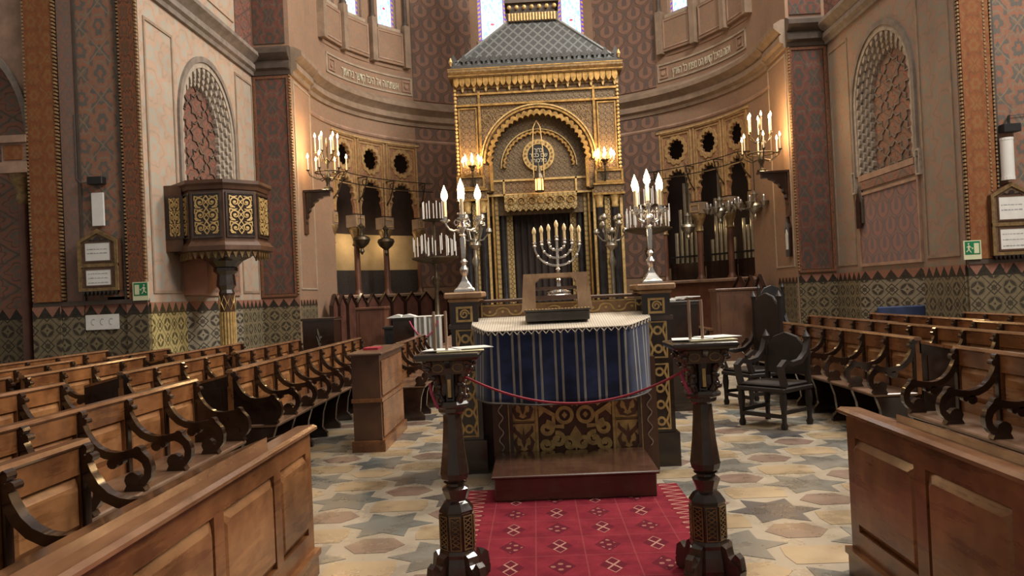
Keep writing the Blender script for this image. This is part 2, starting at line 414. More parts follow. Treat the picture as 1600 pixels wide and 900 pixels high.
    def lathe(s, prof, n=12, c=(0, 0), ph=0., sq=1.):
        vs = []; fs = []; m = len(prof)
        for r, z in prof:
            for i in range(n): a = ph+2*PI*i/n; vs.append((c[0]+r*math.cos(a), c[1]+r*math.sin(a)*sq, z))
        for k in range(m-1):
            for i in range(n): j = (i+1) % n; fs.append((k*n+i, k*n+j, (k+1)*n+j, (k+1)*n+i))
        fs += [tuple(range(n-1, -1, -1)), tuple((m-1)*n+i for i in range(n))]
        return s.add(vs, fs)
    def tube(s, pts, r, n=6, closed=False):
        pts = [Vector(p) for p in pts]; m = len(pts); vs = []; fs = []; up = None
        for k in range(m):
            a = pts[k-1] if (k or closed) else pts[0]; b = pts[(k+1) % m] if (k < m-1 or closed) else pts[-1]
            t = (b-a).normalized() if (b-a).length else Vector((0, 0, 1))
            if up is None: up = Vector((0, 0, 1)) if abs(t.z) < .9 else Vector((1, 0, 0))
            sx = t.cross(up); sx = sx.normalized() if sx.length > 1e-6 else t.orthogonal().normalized(); up2 = sx.cross(t).normalized(); up = up2
            rr = r[k] if isinstance(r, (list, tuple)) else r
            for i in range(n): q = 2*PI*i/n; vs.append(pts[k]+sx*rr*math.cos(q)+up2*rr*math.sin(q))
        for k in range(m if closed else m-1):
            k2 = (k+1) % m
            for i in range(n): j = (i+1) % n; fs.append((k*n+i, k*n+j, k2*n+j, k2*n+i))
        if not closed: fs += [tuple(range(n-1, -1, -1)), tuple((m-1)*n+i for i in range(n))]
        return s.add(vs, fs)
    def ball(s, c, r, n=8, sz=1.):
        return s.lathe([(max(.001, r*math.sin(PI*i/n)), c[2]-r*sz*math.cos(PI*i/n)) for i in range(n+1)], n+2, (c[0], c[1]))
    def mould(s, prof, x0, x1, nx=1):
        """profile of (y, z) points run along x"""
        m = len(prof); vs = []; fs = []
        for i in range(nx+1): x = x0+(x1-x0)*i/nx; vs += [(x, y, z) for y, z in prof]
        for i in range(nx):
            for k in range(m): j = (k+1) % m; fs.append((i*m+k, i*m+j, (i+1)*m+j, (i+1)*m+k))
        fs += [tuple(range(m)), tuple(nx*m+k for k in range(m-1, -1, -1))]
        return s.add(vs, fs)
    def mesh(s, name, mat, off=Vector((0, 0, 0)), bevel=0, smooth=0, uvf=None, uvl=None):
        me = bpy.data.meshes.new(name); me.from_pydata([v-off for v in s.v], [], s.f)
        flat = bpy.data.meshes.new('tmp'); flat.from_pydata(s.l, [], s.f)
        uv = me.uv_layers.new(name='UVMap')
        for p in flat.polygons:
            nx, ny, nz = abs(p.normal.x), abs(p.normal.y), abs(p.normal.z)
            for li in p.loop_indices:
                if uvl: uv.data[li].uv = uvl[flat.loops[li].vertex_index]; continue
                c = s.l[flat.loops[li].vertex_index]
                uv.data[li].uv = uvf(c) if uvf else ((c.x, c.z) if ny >= nx and ny >= nz else (c.y, c.z) if nx >= nz else (c.x, c.y))
        bpy.data.meshes.remove(flat)
        bm = bmesh.new(); bm.from_mesh(me); bmesh.ops.recalc_face_normals(bm, faces=bm.faces)
        if bevel: bmesh.ops.bevel(bm, geom=[e for e in bm.edges if len(e.link_faces) == 2 and e.calc_face_angle(0) > .6], offset=bevel, segments=1, affect='EDGES', profile=.5)
        bm.to_mesh(me); bm.free()
        if smooth:
            for p in me.polygons: p.use_smooth = True
            me.set_sharp_from_angle(angle=math.radians(smooth))
        me.materials.append(MATS[mat]); return me
    def build(s, name, mat, parent=None, bevel=0, smooth=0, uvf=None, local=False, uvl=None):
        off = Vector((0, 0, 0)) if (local or not parent) else origin(parent)
        o = bpy.data.objects.new(name, s.mesh(name, mat, off, bevel, smooth, uvf, uvl)); COL.objects.link(o); o.parent = parent; return o
def struct(o, label=None, cat=None): o['kind'] = 'structure'; return tag(o, label, cat)
def spiral(c, r0, r1, a0, turns, n, mx=1):
    return [(c[0]+mx*(r0+(r1-r0)*i/n)*math.cos(a0+turns*2*PI*i/n), c[1]+(r0+(r1-r0)*i/n)*math.sin(a0+turns*2*PI*i/n)) for i in range(n+1)]
def filigree(mb, x0, x1, z0, z1, y0, y1, rows, lw=.012):
    """mirrored scrolls, lozenges and palmettes filling a panel"""
    cx = (x0+x1)/2; hw = (x1-x0)/2; h = (z1-z0)/rows
    for k in range(rows):
        cz = z0+h*(k+.5); r = min(hw*.5, h*.5)*.92
        for m in (1, -1):
            mb.stroke(spiral((cx+m*hw*.5, cz), r, r*.25, -PI/2, 1.35, 18, m), [lw*1.5-lw*.8*i/18 for i in range(19)], y0, y1)
            mb.disc((cx+m*hw*.5, cz), lw*1.4, y0, y1, n=6)
            mb.stroke([(cx, cz+h*.5), (cx+m*hw*.22, cz+h*.22), (cx, cz)], lw, y0, y1)
            mb.stroke([(cx, cz-h*.5), (cx+m*hw*.22, cz-h*.22), (cx, cz)], lw, y0, y1)
            mb.stroke([(cx+m*hw*.5, cz-r), (cx+m*hw*.85, cz-h*.42), (cx+m*hw*.97, cz-h*.2)], lw, y0, y1)
            mb.stroke([(cx+m*hw*.30, cz+h*.46), (cx+m*hw*.62, cz+h*.36), (cx+m*hw*.94, cz+h*.46), (cx+m*hw*.98, cz+h*.1)], [lw*.6, lw*1.6, lw*1.6, lw*.5], y0, y1)
def rectframe(mb, x0, x1, z0, z1, w, y0, y1):
    return mb.ring([(x0, z0), (x1, z0), (x1, z1), (x0, z1)], [(x0+w, z0+w), (x1-w, z0+w), (x1-w, z1-w), (x0+w, z1-w)], y0, y1, closed=True)
def text_mesh(s, size, width=None):
    cu = bpy.data.curves.new('inscription', 'FONT'); cu.body = s; cu.size = size; cu.align_x = 'CENTER'; cu.align_y = 'CENTER'; cu.extrude = .004
    o = bpy.data.objects.new('inscription', cu); COL.objects.link(o); dg = bpy.context.evaluated_depsgraph_get(); dg.update()
    me = bpy.data.meshes.new_from_object(o.evaluated_get(dg)); bpy.data.objects.remove(o)
    vs = [v.co.copy() for v in me.vertices]; fs = [tuple(p.vertices) for p in me.polygons]; bpy.data.meshes.remove(me)
    if width and vs:
        k = width/(max(v.x for v in vs)-min(v.x for v in vs)); vs = [Vector((v.x*k, v.y, v.z)) for v in vs]
    return vs, fs
def put_text(mb, s, cx, cz, y, size, width=None):
    vs, fs = text_mesh(s, size, width); mb.add([(cx+v.x, y-v.z, cz+v.y) for v in vs], fs); return mb

# ------------------------------------------------------------------ architecture: axis at XC; nave end walls, choir side walls, piers, apse
XC, XL, XR, YA, YC = .286, -6.41, 6.98, 12.6, 17.87
JL, JR = -5.5, 6.07                  # jambs of the apse arch
AY, AR = 19.24, 5.785
ZT = 12.6
def left_wall(p): return (XL-p.y, p.x, p.z)             # local x = world y, local depth into the wall
def right_wall(p): return (XR+p.y, -p.x, p.z)           # local x = - world y
def apse(p): a = p.x/AR; r = AR+p.y; return (XC+r*math.sin(a), AY+r*math.cos(a), p.z)
def ang(d): return math.radians(d)*AR

# floor with inlaid stars and hexagons
floor = struct(MB().box(-14, 14, -6, 27, -.06, 0).build('floor', 'floor_cream'))
def star_pts(R): return [((R if i % 2 == 0 else R*.577)*math.cos(PI/6*i), (R if i % 2 == 0 else R*.577)*math.sin(PI/6*i)) for i in range(12)]
def tile_mesh(n, pts, mat): return MB().prism(pts, -.01, .0025, 'xy').mesh(n, mat)
stars = [tile_mesh('star_tile', star_pts(.325), m) for m in ('tile_grey', 'tile_slate', 'tile_dark', 'tile_grey')]
hexp = lambda w, h: [(w, 0), (w*.5, h), (-w*.5, h), (-w, 0), (-w*.5, -h), (w*.5, -h)]
browns = [tile_mesh('hexagon_tile', hexp(.2, .145), m) for m in ('tile_brown', 'tile_brown', 'tile_tan')]
ochres = [tile_mesh('ochre_tile', [(.22, .0), (.20, .15), (-.20, .15), (-.22, 0), (-.20, -.15), (.20, -.15)], m) for m in ('tile_ochre', 'tile_ochre', 'tile_tan')]
for c in range(-4, 11):
    for k in range(-1, 5):
        x = -1.12+.455*c; y = 4.075+1.385*k+(.69 if c % 2 else 0)
        if not -2.6 < x < 3.6: continue
        for nm, me, dy in (('star_tile', random.choice(stars), 0), ('ochre_tile', random.choice(ochres), .475), ('hexagon_tile', random.choice(browns), .925)):
            yy = y+dy
            if 3.3 < yy < 11 and not (-.5 < x < 1.0 and 6.1 < yy < 7.3) and not (-.62+.2 < x < 1.08-.2 and yy < 6.1): inst(nm, me, floor, (x, yy, 0))

# nave end walls left and right of the choir (facing the nave)
def end_wall(side):
    s = -1 if side == 'left' else 1
    def fn(p): return ((XL if s < 0 else XR)+s*p.x, YA+p.y, p.z)     # local x = distance from the choir corner outwards
    wl = struct(MB(fn).box(.03, 9 if s > 0 else 1.93, 0, .5, 0, ZT).build('wall_'+side, 'paint_pink'))
    def strip(nm, mat, x0, x1, z0, z1, d): return MB(fn).box(x0, x1, -d, .02, z0, z1).build(nm, mat, wl)
    strip('dado', 'dado_near', .0, .36, 0, DT, .05); strip('dado', 'dado_near', .34, 1.1, 0, DT, .02); strip('dado', 'dado_shaded', 1.08, 1.46, 0, DT, .05); strip('dado', 'dado_near', 1.46, 1.93, 0, DT, .09)
    strip('pilaster', 'paint_brown', .03, .30, DT, ZT, .06)
    strip('pilaster', 'paint_orange', 1.42, 1.88, DT+.08, ZT, .10)
    strip('painted_panel', 'paint_panel', .40, 1.05, DT+.12, ZT, .015)
    strip('painted_strip', 'paint_pink', 1.1, 1.36, DT+.05, ZT, .04)
    strip('border', 'trim_dark', 1.05, 1.09, DT+.05, ZT, .05); strip('border', 'trim_dark', .345, .385, DT+.05, ZT, .05); strip('plinth', 'trim_dark', 0, 1.93, DT, DT+.07, .07)
    for x in (.015, .315, 1.395, 1.895):          # beaded edges of the pilasters
        m = MB(fn); z = DT+.1
        while z < 9: m.box(x-.014, x+.014, -.112 if x > 1 else -.072, -.02, z, z+.035); z += .062
        b = m.build('bead_row', 'bead_brown', wl); b['kind'] = 'stuff'
    if s > 0:
        strip('dado', 'dado_near', 1.9, 9, 0, DT, .03); strip('painted_panel', 'paint_panel', 2.0, 9, DT+.1, ZT, .015)
    return wl
wall_l = end_wall('left'); 
# the right end wall starts with its orange pilaster at the corner, then a wide painted panel
def right_end():
    fn = lambda p: (XR+p.x, YA+p.y, p.z)
    wl = struct(MB(fn).box(.03, 8, 0, .5, 0, ZT).build('wall_right', 'paint_pink'))
    def strip(nm, mat, x0, x1, z0, z1, d): return MB(fn).box(x0, x1, -d, .02, z0, z1).build(nm, mat, wl)
    strip('dado', 'dado_near', 0, .56, 0, DT, .05); strip('dado', 'dado_near', .56, 8, 0, DT, .02); strip('plinth', 'trim_dark', 0, 8, DT, DT+.07, .07)
    strip('pilaster', 'paint_orange', .05, .50, DT+.08, ZT, .07)
    strip('painted_panel', 'paint_panel', .60, 1.5, DT+.12, ZT, .015); strip('painted_panel', 'paint_panel', 1.6, 8, DT+.12, ZT, .015)
    strip('border', 'trim_dark', .535, .585, DT+.05, ZT, .05)
    for x in (.02, .42, .525):
        m = MB(fn); z = DT+.1
        while z < 9: m.box(x-.014, x+.014, -.082, -.02, z, z+.035); z += .062
        m.build('bead_row', 'bead_brown', wl)['kind'] = 'stuff'
right_end()

# arcade bay at the far end of the left nave wall: engaged column, capital and springing arch
xe = XL-1.93
ac = struct(MB().box(-14, xe-1.9, YA+.6, YA+1.1, 0, ZT).build('wall_left_aisle', 'paint_panel'))
MB().box(xe-1.9, xe, YA+.6, YA+1.0, 0, ZT).build('recess_wall', 'paint_niche_light', ac)
MB().box(xe-1.9, xe, YA+.57, YA+.6, 0, DT).build('dado', 'dado_near', ac)
MB().prism([(xe, 4.62)]+[(xe-1.35+1.35*math.cos(t*PI/32), 4.62+1.75*math.sin(t*PI/32)) for t in range(1, 17)]+[(xe-1.35, ZT), (xe, ZT)], YA+.05, YA+.6).build('arch', 'stone_pink', ac)
m = MB(); m.stroke([(xe-1.35+1.33*math.cos(t*PI/32), 4.62+1.73*math.sin(t*PI/32)) for t in range(17)], .10, YA, YA+.1)
m.build('archivolt', 'trim_grey', ac)
cx = xe-.22; cy = YA+.12
MB().lathe([(.13, 0), (.13, .35), (.10, .4), (.085, .45), (.078, 3.55)], 14, (cx, cy)).build('column', 'wood_panel', ac, smooth=40)
MB().lathe([(.08, 3.5), (.11, 3.56), (.105, 3.62), (.11, 3.75), (.13, 3.80), (.19, 3.92), (.2, 4.0)], 12, (cx, cy)).build('capital', 'gilt_dull', ac, smooth=40)
m = MB().box(cx-.24, cx+.24, cy-.24, cy+.3, 4.0, 4.18); m.box(cx-.20, cx+.22, cy-.2, cy+.3, 4.18, 4.5); m.box(cx-.25, cx+.25, cy-.26, cy+.3, 4.5, 4.62)
im = m.build('impost_block', 'stone_pink', ac)
MB().box(cx-.15, cx+.16, cy-.215, cy-.2, 4.22, 4.46).build('impost_panel', 'paint_orange', im)

# choir side walls with a muqarnas niche each
def side_wall(side):
    L = side == 'left'; fn = left_wall if L else right_wall
    sx = (lambda y: y) if L else (lambda y: -y)
    A, B = sx(YA+.0), sx(YC)
    def rect(y0, y1): a, b = sx(y0), sx(y1); return (min(a, b), max(a, b))
    n0, n1 = rect(13.9, 16.65); nc = (n0+n1)/2; nh = (n1-n0)/2
    zb, zs, zt = 3.75, 5.15, 6.62
    x0, x1 = min(A, B), max(A, B)
    hole = [(nc-nh*.84, zb), (nc+nh*.84, zb)]+arc(nc, zs, nh*.84, zt-zs-.15, 0, PI, 20)
    wl = struct(MB(fn).plate([(x0, 0), (x1, 0), (x1, ZT), (x0, ZT)], [hole], 0, .7).build('wall_choir_'+side, 'paint_light' if L else 'paint_light_shaded'))
    # niche back with raised star and cross panels
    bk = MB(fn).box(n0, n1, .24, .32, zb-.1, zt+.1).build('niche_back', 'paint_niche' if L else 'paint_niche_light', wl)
    hw = nh*.84
    for i in (-1, 0, 1):
        for k in range(5):
            cx = nc+i*hw*.66; cz = zb+.28+k*.55
            if abs(i) and cz > 5.7: continue
            pts = [((cx+(hw*.30 if j % 2 == 0 else hw*.22)*math.cos(PI/8*j)), cz+(.25 if j % 2 == 0 else .185)*math.sin(PI/8*j)) for j in range(16)]
            MB(fn).stroke(pts, .03, .215, .25, closed=True).build('star_panel_moulding', 'trim_dark' if L else 'trim_grey', bk)
    # stepped scalloped archivolts
    for j, (k, dep, mt) in enumerate(((1.0, -.05, 'trim_grey'), (.93, -.02, 'muqarnas'))):
        o = [(nc+nh*k, zb)]+arc(nc, zs, nh*k, (zt-zs)*k, 0, PI, 28)+[(nc-nh*k, zb)]
        q = k-.075
        i_ = [(nc+nh*q, zb)]+arc(nc, zs, nh*q, (zt-zs)*q, 0, PI, 28)+[(nc-nh*q, zb)]
        MB(fn).ring(o, i_, dep, .06).build('archivolt', mt, wl)
    for j in range(4):                       # muqarnas: rows of little hanging cells stepping into the niche
        k = .84-.055*j; d0 = .0+j*.055
        path = [(nc+nh*k, zb+.02+i*(zs-zb)/14) for i in range(14)]+arc(nc, zs, nh*k, (zt-zs)*k, 0, PI, 32)+[(nc-nh*k, zs-i*(zs-zb)/14) for i in range(1, 15)]
        m = MB(fn)
        for i, (px, pz) in enumerate(path):
            if i % 2 == j % 2: continue
            dx = (nc-px)/max(nh, .1); r = .085
            m.prism([(px-r*.7, pz-.03), (px, pz-.10), (px+r*.7, pz-.03), (px+r*.8, pz+.05), (px, pz+.10), (px-r*.8, pz+.05)], d0, d0+.075)
        c = m.build('muqarnas_tier', 'muqarnas', wl); c['kind'] = 'stuff'
        o = path; i2 = [(nc+(a-nc)*.965, b-(.03 if b > zs else 0)) for a, b in path]
        MB(fn).ring([(nc+(a-nc)*1.07, b+(.06 if b > zs else 0)) for a, b in path], i2, d0+.045, d0+.08).build('niche_step', 'muqarnas', wl)
    MB(fn).box(nc-nh*.86, nc+nh*.86, -.03, .24, zb-.12, zb).build('niche_sill', 'stone_pink', wl)
    m = MB(fn)                               # square ends of the rim at the springing
    for q in (-1, 1): rectframe(m, nc+q*nh*1.0-.08, nc+q*nh*1.0+.08, zb-.35, zb+.12, .035, -.06, .02)
    m.build('rim_return', 'muqarnas', wl)
    # painted fields, dado and moulding lines
    bands = [(YA, 13.9, 'dado_lit' if L else 'dado_shaded'), (13.9, 16.6, 'dado_bay'), (16.6, YC, 'dado_shaded')]
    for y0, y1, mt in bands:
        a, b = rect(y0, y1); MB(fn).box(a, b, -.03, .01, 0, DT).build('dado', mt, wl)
    a, b = rect(13.95, 16.5); MB(fn).box(a, b, -.02, .01, DT+.16, zb-.42).build('painted_panel', 'scale_pink' if not L else 'paint_niche_light', wl)
    m = MB(fn); rectframe(m, a-.02, b+.02, DT+.10, zb-.36, .06, -.045, .01); m.build('panel_moulding', 'stone_pink', wl)
    a, b = rect(14.0, 16.4); MB(fn).box(a, b, -.03, .01, zb-.30, zb-.14).build('painted_band', 'paint_niche_light', wl)
    if not L:                                # little blind lancet under the niche's far corner
        a, b = rect(16.2, 16.62); c = (a+b)/2
        lan = MB(fn).prism([(c-.17, 2.75), (c+.17, 2.75), (c+.17, 3.25), (c, 3.55), (c-.17, 3.25)], -.06, 0).build('blind_lancet', 'trim_dark', wl)
        MB(fn).prism([(c-.10, 2.65), (c+.10, 2.65), (c+.10, 3.2), (c, 3.4), (c-.10, 3.2)], -.09, -.05).build('lancet_shaft', 'wood_dark', lan)
    a, b = rect(12.75, 13.8); m = MB(fn); rectframe(m, a, b, DT+.15, 6.6, .05, -.02, .01); m.build('panel_moulding', 'stone_trim', wl)
    a, b = rect(16.75, YC-.1); m = MB(fn); rectframe(m, a, b, DT+.15, 6.8, .05, -.02, .01); m.build('panel_moulding', 'stone_trim', wl)
    prof = [(.02, 7.0), (-.06, 7.0), (-.08, 7.08), (-.14, 7.12), (-.14, 7.22), (-.10, 7.27), (-.18, 7.34), (-.26, 7.40), (-.26, 7.48), (-.12, 7.56), (-.06, 7.62), (.02, 7.62)]
    MB(fn).mould(prof, x0, x1).build('cornice', 'trim_grey', wl)
    for y0, y1 in ((12.7, 14.6), (14.9, 16.8)):
        a, b = rect(y0, y1); MB(fn).box(a, b, -.03, .01, 7.9, 11.5).build('painted_panel', 'paint_light' if L else 'paint_light_shaded', wl)
    a, b = rect(16.9, YC); MB(fn).box(a, b, -.02, .01, 7.7, 11.5).build('painted_panel', 'paint_niche', wl)
    return wl
wl_L = side_wall('left'); wl_R = side_wall('right')

# piers of the apse arch
for side, xa, xb in (('left', XL, JL), ('right', JR, XR)):
    o, i = (xa, xb) if side == 'left' else (xb, xa)                # outer and inner edge
    x0, x1 = min(o, i), max(o, i)
    pr = struct(MB().box(x0-.7 if side == 'left' else x0, x1 if side == 'left' else x1+.7, YC, AY, 0, ZT).build('wall_pier_'+side, 'apse_plaster'))
    MB().box(x0+.02, x1-.02, YC-.03, YC, 0, DT).build('dado', 'dado_pier', pr)
    MB().box(x0+.08, x1-.12, YC-.04, YC, DT+.12, 6.92).build('painted_panel', 'paint_dark', pr)
    m = MB(); rectframe(m, x0+.02, x1-.04, DT+.05, 6.98, .06, YC-.06, YC); m.build('panel_moulding', 'paint_brown', pr)
    MB().box(x0+.08, x1-.10, YC-.03, YC, 7.75, ZT-.2).build('painted_panel', 'paint_dark', pr)
    m = MB(); z = DT+.1
    bx = x1-.02 if side == 'left' else x0+.02
    while z < 7: m.box(bx-.014, bx+.014, YC-.07, YC, z, z+.04); z += .07
    m.build('bead_row', 'bead_brown', pr)['kind'] = 'stuff'
    prof = [(.02, 7.0), (-.06, 7.0), (-.08, 7.1), (-.16, 7.14), (-.16, 7.26), (-.12, 7.32), (-.22, 7.40), (-.28, 7.46), (-.28, 7.56), (-.10, 7.66), (.02, 7.66)]
    mm = MB(lambda p: (p.x, YC+p.y, p.z)); mm.mould(prof, x0-.02, x1+.02); mm.build('cornice', 'trim_dark', pr)
    jx = i; sg = 1 if side == 'left' else -1
    jf = (lambda p, jx=jx, sg=sg: (jx-sg*p.y, p.x, p.z))
    MB(jf).mould(prof, YC, AY).build('jamb_cornice', 'stone_trim', pr)
    MB(jf).box(YC+.04, AY, -.02, .01, 0, DT-.05).build('jamb_dado', 'dado_shaded', pr)
    m = MB(jf); rectframe(m, YC+.12, AY+.1, DT+.2, 6.9, .04, -.02, .01); m.build('jamb_moulding', 'stone_light', pr)

# apse
BA = [40, 52.2, 64, 76]                 # edges of the organ gallery bays in degrees from the axis
ZS, ZI, ZF = 1.76, 4.10, 6.28           # sill, impost, frame top
ap = struct(MB(apse).band(ang(-90), ang(90), ZF, 8.6, 64).band(ang(-40), ang(40), 0, ZF, 30).band(ang(-90), ang(-76), 0, ZF, 5).band(ang(76), ang(90), 0, ZF, 5).build('wall_apse', 'apse_plaster', smooth=30))
MB(apse).band(ang(-76), ang(-40), 0, ZS, 14).band(ang(40), ang(76), 0, ZS, 14).build('parapet', 'wood_panel', ap, smooth=30)
MB(apse).band(ang(-40.5), ang(40.5), DT+.2, 6.9, 30, -.02).build('painted_field', 'scale_apse', ap, smooth=30)
for a0, a1 in ((-40.5, -20), (20, 40.5)): MB(apse).band(ang(a0), ang(a1), 7.75, ZT, 12, -.03).build('painted_field', 'scale_apse', ap, smooth=30)
prof = [(.03, 6.92), (-.05, 6.92), (-.07, 7.02), (-.16, 7.08), (-.16, 7.2), (-.10, 7.26), (-.2, 7.36), (-.28, 7.42), (-.28, 7.54), (-.10, 7.64), (-.05, 7.7), (.03, 7.7)]
MB(apse).mould(prof, ang(-89.8), ang(89.8), 64).build('cornice', 'stone_trim', ap, smooth=30)
MB(apse).mould([(.03, 6.42), (-.03, 6.42), (-.05, 6.47), (-.03, 6.52), (.03, 6.52)], ang(-89.8), ang(89.8), 64).build('string_course', 'stone_pink', ap, smooth=30)
for sg in (-1, 1):
    a0, a1 = (ang(-77), ang(-41)) if sg < 0 else (ang(41), ang(77))
    m = MB(apse); m.mould([(.01, 7.85), (-.03, 7.85), (-.03, 7.90), (.01, 7.90)], a0, a1, 16); m.mould([(.01, 8.35), (-.03, 8.35), (-.03, 8.40), (.01, 8.40)], a0, a1, 16)
    for x in (a0, a1-.05): m.box(x, x+.05, -.03, .01, 7.85, 8.40)
    m.build('inscription_moulding', 'stone_light', ap)
    txt = 'ךתאריב ךשדק לכיה לא הוחתשא' if sg < 0 else 'ץראה לכ וינפמ סה ושדק לכיהב הוהיו'
    c = ang(-57.5) if sg < 0 else ang(58)
    put_text(MB(apse), txt, c, 8.08, -.03, .34, 2.35).build('inscription', 'letter_gilt', ap)
    for x in (ang(-74), ang(-43)) if sg < 0 else (ang(43), ang(74)):
        m = MB(apse); rectframe(m, x-.16, x+.16, 7.95, 8.28, .035, -.03, .01); m.disc((x, 8.11), .07, -.03, .01); m.build('corner_motif', 'stone_pink', ap)
# drum with lancet windows; groups of three on the flanks, a pair behind the ark
WIN = [(-74.5, 3.2), (-62.4, 3.4), (-49, 3.6), (-12.3, 4.9), (12.8, 4.2), (49, 3.6), (62.4, 3.4), (74.5, 3.2)]
ZW, ZWT = 9.82, 12.0
holes = []
for d, hwd in WIN:
    c = ang(d); h = ang(hwd); holes.append([(c-h, ZW), (c+h, ZW), (c+h, 11.4)]+arc(c, 11.4, h, .5, 0, PI, 8)[1:-1]+[(c-h, 11.4)])
drum = MB(apse)
edges = [-90, -80, -68.5, -55.7, -43, -28, 0, 28, 43, 55.7, 68.5, 80, 90]
for e0, e1 in zip(edges[:-1], edges[1:]):
    hs = [h for (d, _), h in zip(WIN, holes) if e0 < d < e1]
    if hs: drum.plate([(ang(e0), 8.6), (ang(e1), 8.6), (ang(e1), ZT), (ang(e0), ZT)], hs, 0, .35)
    else: drum.band(ang(e0), ang(e1), 8.6, ZT, 6)
drum.build('drum', 'apse_plaster', ap)
for i, ((d, hwd), h) in enumerate(zip(WIN, holes)):
    c = ang(d); hh = ang(hwd)
    wn = struct(MB(apse).prism(h, .14, .17).build('window_%d' % (i+1), 'stained_glass', uvf=lambda p, c=c, hh=hh: ((p.x-c)/hh, p.z-ZW)))
    fr = MB(apse); fr.stroke(h, .05, .10, .2, closed=True); fr.build('window_frame', 'stone_light', wn)
    MB(apse).box(c-hh-.06, c+hh+.06, -.08, .14, ZW-.09, ZW).build('window_sill', 'stone_light', wn)
    if abs(d) > 20:
        p = MB(apse); p.box(c-hh-.17, c+hh+.17, -.10, .02, 8.72, ZW-.10); p.build('apron_panel', 'apse_plaster', ap)
        q = MB(apse); rectframe(q, c-hh-.12, c+hh+.12, 8.80, ZW-.16, .04, -.125, -.09); q.build('apron_moulding', 'stone_pink', ap)
for d in (-80, -68.5, -55.7, -43, 43, 55.7, 68.5, 80):
    x = ang(d)
    m = MB(apse); m.box(x-.10, x+.10, -.20, .02, 8.66, 9.95)
    m.build('colonnette_pedestal', 'stone_trim', ap)
    f2 = apse(Vector((x, -.12, 0)))
    m = MB(); m.lathe([(.09, 9.95), (.09, 10.0), (.06, 10.06), (.055, 11.6), (.09, 11.75), (.1, 11.8)], 10, (f2[0], f2[1])); m.build('colonnette', 'trim_dark', ap, smooth=40)
# organ gallery behind the bays
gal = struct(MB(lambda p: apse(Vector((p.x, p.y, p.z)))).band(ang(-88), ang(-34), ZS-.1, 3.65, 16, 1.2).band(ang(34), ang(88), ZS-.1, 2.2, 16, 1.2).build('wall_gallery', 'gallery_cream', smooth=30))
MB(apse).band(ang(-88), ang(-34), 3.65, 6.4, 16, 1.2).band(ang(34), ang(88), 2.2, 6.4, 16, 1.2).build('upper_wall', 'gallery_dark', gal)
m = MB(apse)
for sg in (-1, 1):
    for zz in (ZS, 6.35):
        n = 14; b = [ang(sg*34+sg*54*i/n) for i in range(n+1)]
        m.add([(x, y, zz) for x in b for y in (.3 if zz > 5 else 0, 1.25)], [(2*i, 2*i+1, 2*i+3, 2*i+2) for i in range(n)])
m.build('gallery_floor_and_cap', 'gallery_dark', gal)  # upper ring is a flat cap added to keep light from above out
MB(apse).band(ang(-88), ang(-34), ZS, 2.55, 16, 1.17).build('gallery_dado', 'lattice_dark', gal)
for sg in (-1, 1):
    ed = [sg*b for b in BA]
    for k in range(3):
        x0, x1 = sorted((ang(ed[k]), ang(ed[k+1]))); c = (x0+x1)/2; hw = .45
        archp = scallop(c, 4.50, hw*.84, .56, 0, PI, 9, .17, 6)
        outer = [(x0, ZI), (c-hw, ZI), (c-hw, 4.3)]+archp[::-1]+[(c+hw, 4.3), (c+hw, ZI), (x1, ZI), (x1, ZF), (x0, ZF)]
        circ = scallop(c, 5.72, .255, .28, 0, 2*PI, 12, .20, 6)[:-1]
        bay = MB(apse).plate(outer, [circ], 0, .09).build('gallery_bay', 'bay_paint', ap)
        m = MB(apse); m.stroke([(x0+.065, 4.1), (x0+.065, ZF-.025), (x1-.065, ZF-.025), (x1-.065, 4.1)], .05, -.035, .01); rectframe(m, x0+.13, x1-.13, 4.9, ZF-.09, .03, -.025, .01); m.build('bay_frame', 'frame_gilt', bay)
        m = MB(apse); m.ring(scallop(c, 4.50, hw*.84+.11, .67, 0, PI, 9, .14, 6), archp, -.03, .01); m.build('arch_trim', 'frame_gilt', bay)
        o2 = scallop(c, 5.72, .255+.11, .40, 0, 2*PI, 12, .13, 6)[:-1]
        m = MB(apse); m.ring(o2, circ, -.03, .01, closed=True); m.build('oculus_trim', 'frame_gilt', bay)
    for k in range(4):
        x = ang(ed[k]); w_ = .2 if 0 < k < 3 else .12
        ib = MB(apse).box(x-w_, x+w_, -.05, .30, 3.72, 4.06).build('impost_block', 'stone_trim', ap)
        m = MB(apse); rectframe(m, x-w_+.03, x+w_-.03, 3.77, 4.0, .03, -.07, -.04); m.build('impost_frame', 'frame_gilt', ib)
        f2 = apse(Vector((x, .12, 0)))
        MB().lathe([(.14, ZS), (.14, ZS+.06), (.10, ZS+.12), (.09, ZS+.2), (.085, 3.2)], 12, (f2[0], f2[1])).build('column', 'wood_panel', ap, smooth=40)
        MB().lathe([(.09, 3.18), (.13, 3.22), (.10, 3.28), (.11, 3.4), (.17, 3.55), (.21, 3.66), (.2, 3.72)], 10, (f2[0], f2[1])).build('capital', 'gilt_dull', ap, smooth=40)
    a0, a1 = sorted((ang(sg*39.6), ang(sg*76.4)))
    MB(apse).mould([(.02, ZS-.06), (-.10, ZS-.06), (-.12, ZS), (-.10, ZS+.03), (.02, ZS+.03)], a0, a1, 16).build('gallery_sill', 'stone_pink', ap)
    m = MB(apse); m.mould([(0.02, ZF), (-.06, ZF), (-.05, ZF+.06), (.02, ZF+.06)], a0, a1, 16); m.build('gallery_head_moulding', 'frame_gilt', ap)

